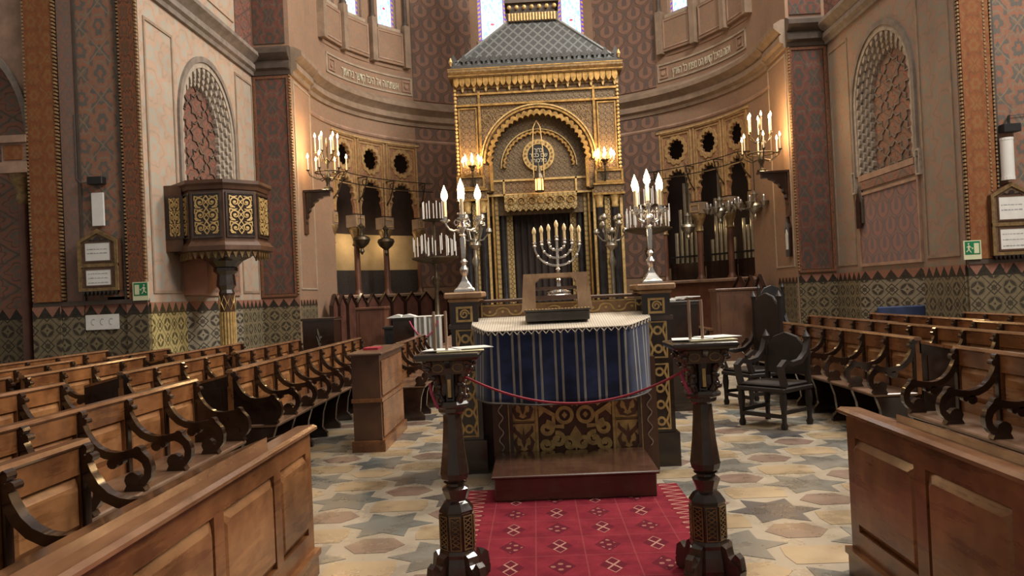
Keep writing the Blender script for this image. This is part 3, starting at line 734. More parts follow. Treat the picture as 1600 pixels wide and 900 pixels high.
# ------------------------------------------------------------------ candles
def flame_mesh():
    return MB().lathe([(.004, 0), (.016, .012), (.021, .03), (.017, .052), (.008, .075), (.001, .095)], 8).mesh('flame', 'flame', smooth=60)
FLAME = flame_mesh()
def cand_mesh(h, r, mat): return MB().lathe([(r, 0), (r, h), (r*.4, h+.004)], 8).mesh('candle', mat, smooth=40)
CM = {}
def candle(parent, p, h=.2, r=.014, lit=True, mat='candle_wax', fs=1.):
    """candle or candle-shaped bulb standing at p (in the frame of its thing)"""
    k = (round(h, 2), r, mat)
    if k not in CM: CM[k] = cand_mesh(h, r, mat)
    c = inst('candle', CM[k], parent, p)
    if lit: f = inst('flame', FLAME, c, (0, 0, h)); f.scale = (fs, fs, fs)
    return c

# ------------------------------------------------------------------ the ark
AX, AYF = .27, 20.15
def arkl(p): return (AX+p.x, AYF+p.y-.32, p.z)
def arkf(p): return (AX+p.x, AYF+p.y, p.z)
ark = thing('torah_ark', (AX, AYF, 0), 'gilded ark shrine with cusped arch, pyramid roof and lantern, in the apse', 'ark')
def A(m, nm, mat, **k): return m.build(nm, mat, ark, **k)
for k in range(5): A(MB(arkf).box(-2.9+.18*k, 2.9-.18*k, -1.6+.28*k, 2.0, .2*k, .2*(k+1)), 'step', 'stone_pink')
A(MB(arkf).box(-2.10, -1.40, .02, 1.7, 1.0, 7.05).box(1.40, 2.10, .02, 1.7, 1.0, 7.05).box(-1.4, 1.4, 1.2, 1.7, 1.0, 7.05), 'body', 'ark_wood')
sc = scallop(0, 5.05, 1.19, 1.19, 0, PI, 25, .05, 5)
A(MB(arkf).plate([(-2.13, 4.30), (-1.22, 4.30)]+[(-1.22, 5.0)]+sc[::-1]+[(1.22, 5.0), (1.22, 4.30), (2.13, 4.30), (2.13, 7.05), (-2.13, 7.05)], [], -.04, .10), 'front', 'ark_fret')
A(MB(arkf).ring(scallop(0, 5.05, 1.30, 1.30, 0, PI, 25, .05, 5), sc, -.12, .12), 'cusped_archivolt', 'gold', smooth=35)
A(MB(arkf).stroke(arc(0, 5.05, 1.42, 1.42, 0, PI, 40), .05, -.13, -.02), 'outer_archivolt', 'gold', smooth=35)
A(MB(arkf).stroke(arc(0, 5.05, 1.50, 1.50, 0, PI, 40), .04, -.10, -.02), 'outer_archivolt', 'gilt', smooth=35)
for s in (-1.25, 1.25): A(MB(arkf).stroke([(s, 4.32), (s, 5.05)], .08, -.12, .1), 'arch_jamb', 'gold')
lun = A(MB(arkl).box(-1.5, 1.5, .55, .65, 3.7, 6.6), 'lunette', 'ark_fret_dark')
si = scallop(0, 4.95, .86, .86, 0, PI, 21, .05, 5)
MB(arkl).ring(scallop(0, 4.95, .92, .92, 0, PI, 21, .04, 5), si, .46, .56).build('inner_cusped_arch', 'gold', lun)
MB(arkl).stroke(arc(0, 4.95, 1.0, 1.0, 0, PI, 32), .03, .5, .56).build('inner_arch_moulding', 'gilt', lun)
MB(arkl).ring(arc(0, 5.25, .42, .42, 0, 2*PI, 28)[:-1], arc(0, 5.25, .29, .29, 0, 2*PI, 28)[:-1], .47, .56, closed=True).build('roundel_rim', 'gilt', lun)
m = MB(arkl)
for i in range(20): a = 2*PI*i/20; m.disc((.355*math.cos(a), 5.25+.355*math.sin(a)), .03, .455, .48, n=6)
m.build('roundel_beads', 'gilt_dull', lun)['kind'] = 'stuff'
MB(arkl).disc((0, 5.25), .29, .49, .56, n=28).build('roundel_disc', 'black', lun)
m = MB(arkl); put_text(m, 'ךורב', 0, 5.38, .485, .17, .22); put_text(m, 'דובכ םש', 0, 5.25, .485, .15, .46); put_text(m, 'ותוכלמ', 0, 5.11, .485, .15, .40); m.build('roundel_lettering', 'letter_gilt', lun)
# frieze, entablature and door
fz = A(MB(arkl).box(-1.4, 1.4, .40, .62, 4.20, 4.62), 'frieze', 'ark_fret')
for z in (4.22, 4.60): MB(arkl).box(-1.4, 1.4, .36, .42, z-.025, z+.025).build('frieze_moulding', 'gilt', fz)
for x in (-.95, .95): MB(arkl).box(x-.025, x+.025, .36, .42, 4.2, 4.62).build('frieze_moulding', 'gilt', fz)
m = MB(arkl); pts = [(-.95, 4.2), (.95, 4.2)]
for i in range(25): pts.append((.95-1.9*i/24, 3.82-(.06 if i % 2 else 0)))
en = A(m.prism(pts, .25, .5), 'entablature', 'carved_gold')
m = MB(arkl)
for k in (-1, 1):
    for c in (.22, .5, .78): m.stroke(spiral((k*c, 4.02), .12, .03, 0, 1.3, 16, k), .022, .21, .26)
m.disc((0, 4.02), .07, .21, .26); m.build('entablature_scrolls', 'gold', en)
A(MB(arkf).box(-.78, .78, .62, .70, 1.0, 3.85), 'door', 'curtain')
m = MB(arkf)
for i in range(9): x = -.70+.175*i; m.lathe([(.05, 1.0), (.05, 3.8)], 6, (x, .6))
A(m, 'curtain_folds', 'curtain', smooth=60)
for s in (-1, 1):
    def bx(nm, mat, x0, x1, y0, y1, z0, z1): a, b = sorted((s*x0, s*x1)); return A(MB(arkf).box(a, b, y0, y1, z0, z1), nm, mat)
    bx('carved_jamb', 'carved_gold', .77, .93, .45, .65, 1.0, 3.85); bx('gilt_pilaster', 'gold', 1.24, 1.29, .1, .3, 1.0, 4.25); bx('carved_jamb', 'carved_gold', 1.13, 1.22, .2, .4, 1.0, 4.2); bx('gilt_pilaster', 'gilt', 1.36, 1.42, -.06, .1, 1.0, 4.25)
    bx('carved_jamb', 'carved_gold', 1.66, 1.80, -.06, .04, 1.0, 4.05); bx('gilt_pilaster', 'gilt', 2.06, 2.13, -.05, .1, 1.0, 4.2); bx('backing', 'ark_wood', .93, 1.4, .45, .7, 1.0, 4.3)
    for x, y in ((1.03, .38), (1.53, -.05), (1.93, -.05)):
        A(MB(arkf).lathe([(.11, 1.0), (.11, 1.06), (.085, 1.12), (.075, 3.78)], 12, (s*x, y)), 'column', 'marble_black', smooth=40)
        A(MB(arkf).lathe([(.08, 3.76), (.10, 3.80), (.085, 3.86), (.12, 4.02), (.13, 4.08)], 10, (s*x, y)), 'capital', 'gilt', smooth=40)
    bx('capital_block', 'ark_fret', .92, 1.16, .22, .5, 4.08, 4.3)
    e = bx('pier_entablature', 'ark_fret', 1.40, 2.17, -.14, .1, 4.08, 4.36)
    for z in (4.08, 4.34): a, b = sorted((s*1.38, s*2.19)); MB(arkf).box(a, b, -.19, .1, z, z+.05).build('moulding', 'gold', e)
    e = bx('pier_pedestal', 'ark_fret', 1.46, 2.15, -.12, .05, 4.42, 4.72); a, b = sorted((s*1.44, s*2.17)); m = MB(arkf); rectframe(m, a, b, 4.40, 4.74, .05, -.16, -.11); m.build('moulding', 'gold', e)
    p = bx('pier_panel', 'ark_fret', 1.60, 2.03, -.06, 0, 4.78, 6.5); a, b = sorted((s*1.57, s*2.06)); m = MB(arkf); rectframe(m, a, b, 4.76, 6.53, .035, -.09, -.03); m.build('moulding', 'gold', p)
    m = MB(arkf)
    for i in range(26): m.ball((s*2.12, -.08, 4.5+.1*i), .045, 5)
    A(m, 'twisted_corner', 'gilt')['kind'] = 'stuff'
    bx('pier_moulding', 'gold', 1.47, 1.53, -.10, 0, 4.75, 6.95)
    m = MB(arkf); a, b = sorted((s*.80, s*1.44)); filigree(m, a, b, 5.95, 6.5, -.055, -.03, 1, .02); A(m, 'spandrel_scrolls', 'gilt_dull')
for z in (6.57, 6.86): A(MB(arkf).box(-2.1, 2.1, -.11, 0, z, z+.05), 'attic_moulding', 'gold')
A(MB(arkf).box(-1.46, 1.46, -.06, 0, 6.63, 6.85), 'attic_panel', 'ark_fret_dark'); [A(MB(arkf).box(a-.25, a+.25, -.06, 0, 6.63, 6.85), 'attic_panel', 'ark_fret_dark') for a in (-1.8, 1.8)]
m = MB(arkf); m2 = MB(arkf)
for i in range(28):
    x = -2.14+4.28*(i+.5)/28; w_ = .07
    m.prism([(x-w_, 7.32), (x-w_, 7.17), (x-w_*.7, 7.10), (x, 7.05), (x+w_*.7, 7.10), (x+w_, 7.17), (x+w_, 7.32)], -.2, -.05)
    if i % 2: m2.prism([(x-.04, 7.1), (x-.025, 6.98), (x, 6.93), (x+.025, 6.98), (x+.04, 7.1)], -.13, -.05)
A(m, 'stalactite_drops', 'gold')['kind'] = 'stuff'; A(m2, 'stalactite_pendants', 'gilt')['kind'] = 'stuff'
A(MB(arkf).box(-2.17, 2.17, -.08, 1.75, 7.03, 7.3), 'cornice_bed', 'gilt_dull')
A(MB(arkf).mould([(1.8, 7.3), (-.24, 7.3), (-.26, 7.36), (-.32, 7.42), (-.32, 7.50), (1.8, 7.50)], -2.26, 2.26), 'cornice', 'gilt_dull')
for z, y in ((7.485, -.33), (7.33, -.265)): A(MB(arkf).box(-2.27, 2.27, y, 0, z, z+.025), 'cornice_fillet', 'gold')
A(MB(arkf).box(-2.2, 2.2, -.24, 1.8, 7.5, 7.62), 'roof_base', 'roof_net')
m = MB(arkf)
for i in range(17):
    x = -2.1+4.2*i/16; m.prism([(x-.03, 7.6), (x+.03, 7.6), (x+.03, 7.7), (x+.10, 7.72), (x, 7.92), (x-.10, 7.72), (x-.03, 7.7)], -.24, -.18)
A(m, 'cresting', 'roof_net')
m = MB(arkf); y1, y2 = -.2, 1.8; c = .8
b = [(-2.12, y1, 7.62), (2.12, y1, 7.62), (2.12, y2, 7.62), (-2.12, y2, 7.62)]; t = [(-.66, c-.5, 8.86), (.66, c-.5, 8.86), (.66, c+.5, 8.86), (-.66, c+.5, 8.86)]
m.add(b+t, [(0, 1, 5, 4), (1, 2, 6, 5), (2, 3, 7, 6), (3, 0, 4, 7), (4, 5, 6, 7)]); A(m, 'roof', 'roof_tiles')
for i in range(4): A(MB(arkf).tube([b[i], t[i]], .045, 6), 'roof_ridge', 'roof_lead')
for s in (-1, 1): A(MB(arkf).lathe([(.02, 7.6), (.03, 7.66), (.055, 7.70), (.035, 7.76), (.01, 7.82)], 8, (s*2.18, -.25)), 'corner_finial', 'gilt', smooth=40)
ln = A(MB(arkf).box(-.68, .68, c-.55, c+.55, 8.84, 9.08).box(-.72, .72, c-.6, c+.6, 9.34, 9.44).box(-.60, .60, c-.5, c+.5, 9.08, 11.3), 'lantern', 'trim_dark')
m = MB(arkf)
for i in range(16): x = -.64+1.28*(i+.5)/16; m.box(x-.025, x+.025, c-.6, c-.54, 8.86, 9.06)
m.build('lantern_dentils', 'gilt', ln)
m = MB(arkf)
for i in range(7): m.ball((-.6+.2*i, c-.58, 9.22), .06, 6)
m.build('lantern_beads', 'gilt', ln)
for s in (-1, 1):
    MB(arkf).box(s*.3-.22, s*.3+.22, c-.53, c-.48, 9.55, 11.1).build('louvre', 'roof_net', ln)
    for i in range(14): MB(arkf).box(s*.3-.2, s*.3+.2, c-.56, c-.52, 9.6+.1*i, 9.65+.1*i).build('louvre_slat', 'roof_lead', ln)
    MB(arkf).lathe([(.05, 9.44), (.04, 9.5), (.035, 11.2)], 8, (s*.60, c-.55)).build('lantern_column', 'gilt', ln)
MB(arkf).lathe([(.04, 9.44), (.035, 11.2)], 8, (0, c-.56)).build('lantern_column', 'gilt', ln)
MB(arkf).lathe([(.9, 11.3), (.9, 11.4), (.5, 11.7), (.2, 12.2), (.03, 12.6)], 4, (0, c), PI/4).build('lantern_roof', 'roof_lead', ln)

# eternal light
nt_ = thing('hanging_lamp', (AX-.02, AYF-.33, 4.2), 'small hexagonal hanging lantern with amber panes before the ark', 'lamp')
def LL(p): return (AX-.02+p.x, AYF-.33+p.y, 4.2+p.z)
MB(LL).lathe([(.10, 0), (.12, .03), (.12, .05)], 6).build('base', 'bronze', nt_)
for i in range(6):
    a = 2*PI*i/6; MB(LL).lathe([(.012, .04), (.012, .36)], 5, (.115*math.cos(a), .115*math.sin(a))).build('post', 'bronze', nt_)
    b_ = a+PI/6; d = Vector((math.cos(b_), math.sin(b_), 0)); t_ = Vector((-d.y, d.x, 0)); m = MB(LL); c_ = d*.095
    m.add([c_-t_*.045+Vector((0, 0, .05)), c_+t_*.045+Vector((0, 0, .05)), c_+t_*.045+Vector((0, 0, .34)), c_-t_*.045+Vector((0, 0, .34))], [(0, 1, 2, 3)]); m.build('pane', 'lamp_amber', nt_)
MB(LL).lathe([(.14, .35), (.13, .38), (.08, .48), (.06, .56), (.02, .72), (.005, .78)], 8).build('roof', 'bronze', nt_)
for s in (-1, 1): MB(LL).tube([(s*.13, 0, .38), (s*.14, .1, 1.0), (s*.09, .28, 1.75), (0, .40, 1.95)], .014, 5).build('chain', 'gilt', nt_)

# gilt wall sconces on the ark
for s, g in ((-1, 'sconces on the ark'), (1, 'sconces on the ark')):
    p = aty(738 if s < 0 else 945, 262 if s < 0 else 252, AYF-.30)
    sc_ = thing('sconce', p, 'gilt sconce with a burning cluster of candles on the ark pier '+('nearer the empty gallery' if s < 0 else 'nearer the organ'), 'sconce', g)
    MB().tube([(0, .18, -.5), (0, .06, -.42), (0, .0, -.2), (0, 0, 0)], .022, 6).build('arm', 'bronze', sc_, local=True)
    MB().box(-.07, .07, .17, .22, -.75, -.25).build('back_plate', 'bronze', sc_, local=True)
    MB().lathe([(.02, -.1), (.06, -.06), (.03, -.02), (.10, .02), (.11, .05)], 8).build('dish', 'bronze', sc_, local=True)
    for i in range(9):
        a = 2*PI*i/8; r = .24 if i < 8 else 0
        q = (r*math.cos(a), r*math.sin(a)*.55, .03+(.10 if i == 8 else .05 if i % 2 else 0))
        MB().tube([(0, 0, 0), (q[0]*.6, q[1]*.6, -.05), (q[0], q[1], q[2])], .009, 5).build('branch', 'gold', sc_, local=True)
        candle(sc_, q, .10, .016, True, 'candle_wax', 1.6)
    point('sconce_light', p+Vector((0, -.12, .25)), 40)

# bracket candelabra on the apse jambs
def bracket_candelabrum(side):
    L = side == 'left'; jx = JL if L else JR; sg = 1 if L else -1
    wp = atx(475 if L else 1231, 302 if L else 270, jx)
    br = thing('wall_bracket', wp, 'dark carved bracket with scalloped edge on the apse jamb ' + ('facing the pulpit side' if L else 'beside the organ pipes'), 'bracket')
    pts = [(0, 0), (.62, 0), (.62, -.10)]+[(.62-.56*math.sin(PI/2*i/14)-(.0 if i % 2 else .035), -.10-.72*(1-math.cos(PI/2*i/14))) for i in range(1, 15)]+[(.05, -.95), (0, -.95)]
    fn = lambda p: (sg*p.x, p.y, p.z)
    MB(fn).prism(pts, -.08, .08).build('bracket_web', 'wood_dark', br, local=True)
    MB(fn).box(0, .70, -.13, .13, 0, .06).build('shelf', 'wood_dark', br, local=True, bevel=.01)
    MB(fn).box(-.0, .05, -.13, .13, -1.0, 0).build('back_plate', 'wood_brown', br, local=True)
    bp = wp+Vector((sg*.60, 0, .06))
    c = thing('candelabrum', bp, 'two-tier bronze candelabrum burning on the dark bracket ' + ('facing the pulpit side' if L else 'beside the organ pipes'), 'candelabrum')
    MB().lathe([(.11, 0), (.12, .03), (.05, .08), (.04, .15), (.075, .24), (.085, .32), (.04, .40), (.03, .6), (.05, .66), (.03, .72), (.025, 1.0), (.04, 1.05), (.0, 1.28)], 10).build('stem', 'bronze', c, local=True, smooth=40)
    ring = [(.30*math.cos(2*PI*i/16), .30*math.sin(2*PI*i/16), .42) for i in range(16)]
    MB().tube(ring, .02, 5, True).build('ring', 'bronze', c, local=True)
    for tier, (n, r, z, ch) in enumerate(((6, .46, .46, .30), (6, .27, .90, .36))):
        for i in range(n):
            a = 2*PI*(i+.35)/n; q = Vector((r*math.cos(a), r*math.sin(a), z))
            ar = MB().tube([(0, 0, z-.15), (q.x*.5, q.y*.5, z-.22), (q.x*.9, q.y*.9, z-.12), (q.x, q.y, z)], .014, 5).build('arm', 'bronze', c, local=True)
            MB().lathe([(.015, z-.02), (.04, z), (.045, z+.015)], 8, (q.x, q.y)).build('drip_pan', 'bronze', ar, local=True)
            candle(c, q, ch, .016, True, 'candle_wax', 1.25)
    point('candelabrum_light', bp+Vector((0, -.1, 1.25)), 60, r=.15); point('candelabrum_light', bp+Vector((-sg*.22, -.1, .75)), 38, r=.1)
bracket_candelabrum('left'); bracket_candelabrum('right')

# tall ring stands with many unlit candles either side of the ark
def ring_stand(px, py, up, label):
    p = aty(px, py, 18.2)
    t = thing('candle_stand', (p.x, p.y, 0), label, 'candle stand')
    z = p.z
    prof = [(.34, 0), (.34, .08), (.22, .14), (.10, .2), (.06, .4), (.05, z-1.6), (.10, z-1.5), (.12, z-1.42), (.06, z-1.34), (.045, z-.75), (.09, z-.62), (.11, z-.52), (.05, z-.42), (.06, z-.2), (.13, z-.10), (.04, z), (.035, z+up)]
    MB().lathe(prof, 10).build('post', 'bronze', t, local=True, smooth=40)
    MB().lathe([(.06, z-.16), (.3, z-.12), (.52, z-.05), (.56, z-.03), (.56, z), (.05, z)], 20).build('tray', 'bronze', t, local=True, smooth=40)
    for i in range(20):
        a = 2*PI*(i+.5)/20; r = .50; q = (r*math.cos(a), r*math.sin(a), z+.02+.12*(i % 3 == 1)); candle(t, q, .34+.10*((i*7) % 5)/4, .012, False, 'candle_white')
    for i in range(11):
        a = 2*PI*(i+.2)/11; r = .33; candle(t, (r*math.cos(a), r*math.sin(a), z+.1), .34+.10*((i*5) % 4)/3, .012, False, 'candle_white')
    MB().lathe([(.05, z+up-.06), (.26, z+up-.03), (.29, z+up), (.05, z+up)], 16).build('upper_tray', 'bronze', t, local=True, smooth=40)
    for i in range(9): a = 2*PI*(i+.4)/9; candle(t, (.25*math.cos(a), .25*math.sin(a), z+up), .42, .012, False, 'candle_white')
ring_stand(680, 402, .90, 'bronze ring stand of unlit white candles between the ark and the empty gallery arches')
ring_stand(1013, 357, .55, 'bronze ring stand of unlit white candles between the ark and the organ pipes')
# silver branch candlesticks flanking the ark
for px, py, lb in ((742, 372, 'old silver branched candlestick beside the ark, next to the empty gallery arches'), (955, 372, 'old silver branched candlestick beside the ark, next to the organ')):
    p = aty(px, py, 19.25); t = thing('branched_candlestick', (p.x, p.y, .6), lb, 'candlestick'); z = p.z-.6
    MB().lathe([(.125, 0), (.125, .06), (.08, .14), (.05, .3), (.05, z-.75), (.10, z-.6), (.05, z-.45), (.04, z-.3), (.16, z-.18), (.10, z-.05), (.05, z)], 10).build('stem', 'silver_old', t, local=True, smooth=40)
    for i in range(12):
        a = 2*PI*i/12; r = .24 if i % 2 else .36; zz = z+.12+.17*(i % 3)
        b = MB().tube([(0, 0, z-.1), (r*.6*math.cos(a), r*.6*math.sin(a), z-.05), (r*math.cos(a), r*math.sin(a), zz)], .02, 5).build('branch', 'silver_old', t, local=True)
        MB().lathe([(.02, zz-.03), (.085, zz+.02), (.075, zz+.09), (.03, zz+.13)], 8, (r*math.cos(a), r*math.sin(a))).build('cup', 'silver_old', b, local=True, smooth=40)

# organ pipes in the bays beside the right candelabrum
for k, (d0, d1, hs) in enumerate(((41.4, 51, [3.2, 3.9, 4.7, 4.75, 3.6, 3.3]), (53.4, 62.8, [2.9, 4.1, 4.9, 4.0, 3.4, 2.9]), (65.2, 74.8, [3.4, 3.2, 3.9, 3.7, 3.5, 3.2]))):
    cpt = apse(Vector((ang((d0+d1)/2), .55, 0)))
    og = thing('organ_pipe_rank', (cpt[0], cpt[1], ZS), 'rank of pale metal organ pipes in the ' + ('gallery arch next to the ark', 'middle gallery arch', 'gallery arch beside the lit bracket candelabrum')[k], 'organ pipes', 'organ pipe ranks in the gallery')
    og.location.z = ZS
    for i, h in enumerate(hs):
        q = apse(Vector((ang(d0+(d1-d0)*(i+.5)/6), .45, 0)))
        pm = MB().lathe([(.018, ZS+.02), (.062, ZS+.55), (.062, h+.05), (.05, h+.05)], 10, (q[0], q[1])).build('pipe', 'pipe_metal', og, smooth=40)
    m = MB(apse); a, b = ang(d0-.8), ang(d1+.8); m.mould([(.30, ZS), (.36, ZS), (.36, ZS+.55), (.30, ZS+.55)], a, b, 5); m.build('pipe_rack', 'wood_dark', og)
    m = MB(apse); m.mould([(.33, ZS+.72), (.37, ZS+.72), (.37, ZS+.77), (.33, ZS+.77)], a, b, 5); m.build('pipe_rail', 'iron', og)
# iron lamp rails in front of both galleries, with scroll brackets
for sg in (-1, 1):
    a0, a1 = sorted((ang(sg*37), ang(sg*76)))
    q = apse(Vector((ang(sg*60), -.35, 5.0)))
    r = thing('lamp_rail', q, 'thin iron rail on scroll brackets across the ' + ('empty gallery arches' if sg < 0 else 'organ gallery'), 'rail')
    for zz in (4.86, 5.12):
        n = 20; MB().tube([apse(Vector((a0+(a1-a0)*i/n, -.35, zz))) for i in range(n+1)], .014, 5).build('bar', 'iron', r)
    for b in BA:
        x = ang(sg*b); m = MB(apse)
        m.stroke([(-.36, 5.12), (-.30, 4.9), (-.18, 4.62), (0.0, 4.42)], .03, x-.015, x+.015, 'yz'); m.stroke([(-.36, 5.12), (0.02, 5.12)], .03, x-.015, x+.015, 'yz'); m.stroke([(-.36+.1+.08*math.cos(t*.7), 4.98+.08*math.sin(t*.7)) for t in range(10)], .02, x-.012, x+.012, 'yz')
        m.build('scroll_bracket', 'bronze', r)
# hanging oil lamps on the organ side, two on the other side
def oil_lamp(loc, ztop, n, r, label, group, mat='silver_old', sc_=1.):
    t = thing('hanging_oil_lamp', loc, label, 'oil lamp', group)
    MB().tube([(0, 0, .1), (0, 0, ztop-loc[2])], .012, 5).build('rod', 'iron', t, local=True)
    MB().lathe([(.01, -.28*sc_), (.05*sc_, -.22*sc_), (.03*sc_, -.16*sc_), (.13*sc_, -.08*sc_), (.17*sc_, 0), (.15*sc_, .05*sc_), (.05*sc_, .09*sc_), (.04*sc_, .2*sc_), (.07*sc_, .25*sc_), (.015, .32*sc_)], 12).build('bowl', mat, t, local=True, smooth=40)
    for i in range(n):
        a = 2*PI*i/n; x, y = r*math.cos(a), r*math.sin(a)
        b = MB().tube([(0, 0, 0), (x*.6, y*.6, -.06), (x, y, .02)], .014, 5).build('arm', mat, t, local=True)
        MB().lathe([(.01, -.06*sc_), (.06*sc_, -.02), (.10*sc_, .07), (.085*sc_, .085)], 10, (x, y)).build('cup', mat, b, local=True, smooth=40)
        MB().lathe([(.04, .08), (.05, .18), (.03, .24)], 8, (x, y)).build('glass', 'silver', b, local=True, smooth=40)
for px, py, n, r, lb in ((1125, 330, 6, .34, 'silver oil lamp with a few cups hanging before the organ pipes'), (1180, 322, 9, .50, 'large silver oil lamp with a ring of cups beside the dark bracket'), (1075, 355, 0, 0, 'single old silver oil lamp hanging before the pipes next to the ark')):
    p = aty(px, py, 21.2 if px < 1150 else 20.2); oil_lamp(p, 5.0, n, r, lb, 'oil lamps of the organ gallery', 'silver_old', 1.25)
for px, py, Y, lb in ((565, 375, 21.6, 'bracket candelabrum'), (603, 378, 22.2, 'ring stand')): oil_lamp(aty(px, py, Y), 5.0, 0, 0, 'bronze oil lamp hanging in the empty gallery, the one nearer the '+lb, 'oil lamps of the empty gallery', 'bronze', 1.5)
# small framed tablet on the organ side jamb
p = atx(1233, 373, JR-.03); tb = thing('wall_tablet', p, 'small pointed dark tablet with white face on the apse jamb', 'tablet')
MB().prism([(-.12, -.42), (.12, -.42), (.16, .25), (0, .52), (-.16, .25)], -.05, .03, 'yz').build('frame', 'wood_dark', tb, local=True); MB().prism([(-.07, -.25), (.07, -.25), (.08, .1), (0, .22), (-.08, .1)], -.06, -.05, 'yz').build('face', 'paper', tb, local=True)

# ------------------------------------------------------------------ pulpit
PX, PY, PR = -5.60, 13.83, .80
pu = thing('pulpit', (PX, PY, 0), 'octagonal dark pulpit with gilt scroll panels on a fluted column', 'pulpit')
ZB, ZP = 2.62, 3.76
def oct_(prof): return MB().lathe(prof, 8, (PX, PY), PI/8)
oct_([(PR*.3, ZB+.02), (PR*.96, ZB+.02), (PR*.96, ZP-.05), (PR*.90, ZP-.05), (PR*.90, ZB+.15), (.01, ZB+.15)]).build('drum', 'wood_brown', pu)
oct_([(PR*.94, ZP-.12), (PR*1.0, ZP-.10), (PR*1.02, ZP-.04), (PR*1.07, ZP), (PR*1.07, ZP+.06), (PR*.9, ZP+.06)]).build('top_cornice', 'wood_brown', pu)
oct_([(PR*.95, ZB+.16), (PR*1.0, ZB+.12), (PR*1.06, ZB+.06), (PR*1.06, ZB-.02), (PR*.9, ZB-.06), (PR*.5, ZB-.10)]).build('base_cornice', 'wood_brown', pu)
ap_ = PR*.96*math.cos(PI/8); fw = PR*.96*math.sin(PI/8)
pfield = MB().box(-fw+.05, fw-.05, -.015, .0, ZB+.22, ZP-.17); fmesh = pfield.mesh('panel', 'wood_dark')
m = MB(); filigree(m, -fw+.085, fw-.085, ZB+.26, ZP-.21, -.035, -.014, 3, .018); gm = m.mesh('gilt_scrolls', 'gilt')
m = MB(); rectframe(m, -fw+.03, fw-.03, ZB+.20, ZP-.15, .03, -.03, 0); rm = m.mesh('panel_moulding', 'wood_carved')
for k in range(-4, 2):
    a = k*PI/4; o = inst('panel', fmesh, pu, (ap_*math.cos(a), ap_*math.sin(a), 0), a+PI/2)
    inst('gilt_scrolls', gm, o); inst('panel_moulding', rm, o)
m = MB()
for k in range(-4, 2):
    a = k*PI/4; c = Vector((math.cos(a), math.sin(a), 0)); t_ = Vector((-c.y, c.x, 0))
    for i in range(5):
        q = Vector((PX, PY, 0))+c*(ap_*1.02)+t_*(fw*2*((i+.5)/5-.5)); wv = t_*(fw/5*.9)
        m.add([q-wv+Vector((0, 0, ZB-.02)), q+wv+Vector((0, 0, ZB-.02)), q+Vector((0, 0, ZB-.16)), q-wv-c*.04+Vector((0, 0, ZB-.02)), q+wv-c*.04+Vector((0, 0, ZB-.02)), q-c*.04+Vector((0, 0, ZB-.16))], [(0, 1, 2), (5, 4, 3), (0, 2, 5, 3), (1, 4, 5, 2), (0, 3, 4, 1)])
m.build('pendant_fringe', 'gilt_dull', pu)
oct_([(PR*.62, ZB-.06), (PR*.55, ZB-.12), (PR*.38, ZB-.18), (PR*.24, ZB-.30), (.14, ZB-.42)]).build('corbel', 'wood_dark', pu)
MB().lathe([(.21, ZB-.30), (.21, ZB-.36), (.15, ZB-.42), (.17, ZB-.62), (.12, ZB-.70), (.14, ZB-.76), (.13, ZB-.80)], 8, (PX, PY), PI/8).build('capital', 'wood_carved', pu)
m = MB()
for i in range(16): a = 2*PI*i/16; m.lathe([(.022, .3), (.022, ZB-1.1)], 6, (PX+.125*math.cos(a), PY+.125*math.sin(a)))
sh = MB().lathe([(.26, 0), (.26, .12), (.18, .18), (.17, .28), (.13, .3), (.125, ZB-.78)], 16, (PX, PY)).build('column', 'wood_brown', pu, smooth=40); m.build('fluting', 'gilt', sh)
m = MB()
for i in range(8):
    a = 2*PI*i/8; c = Vector((PX+.14*math.cos(a), PY+.14*math.sin(a), 0)); t_ = Vector((-math.sin(a), math.cos(a), 0))*.05; z = ZB-.94
    m.tube([c+Vector((0, 0, z-.13)), c+t_+Vector((0, 0, z)), c+Vector((0, 0, z+.13)), c-t_+Vector((0, 0, z))], .01, 4, True)
m.build('lozenge_band', 'gilt', sh)
# entrance box between drum and wall
MB().box(XL, PX-.50, 13.26, 14.5, ZB, ZP+.02).build('wall_box', 'wood_brown', pu)
o = inst('panel', fmesh, pu, (-.62, -.575, 0), 0); inst('gilt_scrolls', gm, o).scale = (.7, 1, 1); o.scale = (.62, 1, 1)
so = MB().prism([(13.87, 1.86), (13.87, 2.62), (15.3, 2.62), (15.2, 2.4), (14.8, 2.15)], XL-.0, XL+.45, 'yz').build('stair_soffit', 'salmon', pu)

for d in (-46, -58, -70): q = apse(Vector((ang(d), .75, 3.35))); point('hidden_gallery_light', q, 9, (1, .75, .45), .1)
for d in (52.2, 64): q = apse(Vector((ang(d), .22, 3.3))); point('hidden_gallery_light', q, 7, (1, .75, .45), .1)  # out-of-sight points added to brighten the organ pipes

# ------------------------------------------------------------------ pews
def arm_mesh(solid):
    m = MB()
    path = [(.01, .95), (.018, .90), (.035, .84), (.07, .775), (.12, .725), (.18, .695), (.24, .685), (.30, .69), (.355, .70), (.40, .685), (.435, .65), (.45, .60), (.445, .555), (.42, .52), (.385, .50), (.36, .485), (.36, .462)]
    wd = [.02, .035, .045, .05, .05, .05, .05, .05, .055, .06, .055, .05, .05, .05, .055, .07, .10]
    m.stroke(path, wd, -.028, .028)
    m.disc((.015, .955), .028, -.03, .03); m.disc((.048, .915), .022, -.03, .03); m.disc((.385, .715), .03, -.032, .032); m.disc((.345, .53), .05, -.03, .03); m.disc((.22, .64), .036, -.028, .028); m.disc((.27, .65), .022, -.026, .026)
    m.prism([(.29, .462), (.43, .462), (.41, .50), (.31, .50)], -.034, .034)
    m.box(-.005, .022, -.024, .024, .46, .93)
    if solid: m.prism([(.0, .45)]+[(.03, .84), (.07, .77), (.12, .72), (.2, .69), (.33, .69), (.42, .65), (.43, .56), (.36, .46)], -.018, .018)
    return m.mesh('armrest', 'wood_dark', bevel=0, smooth=35)
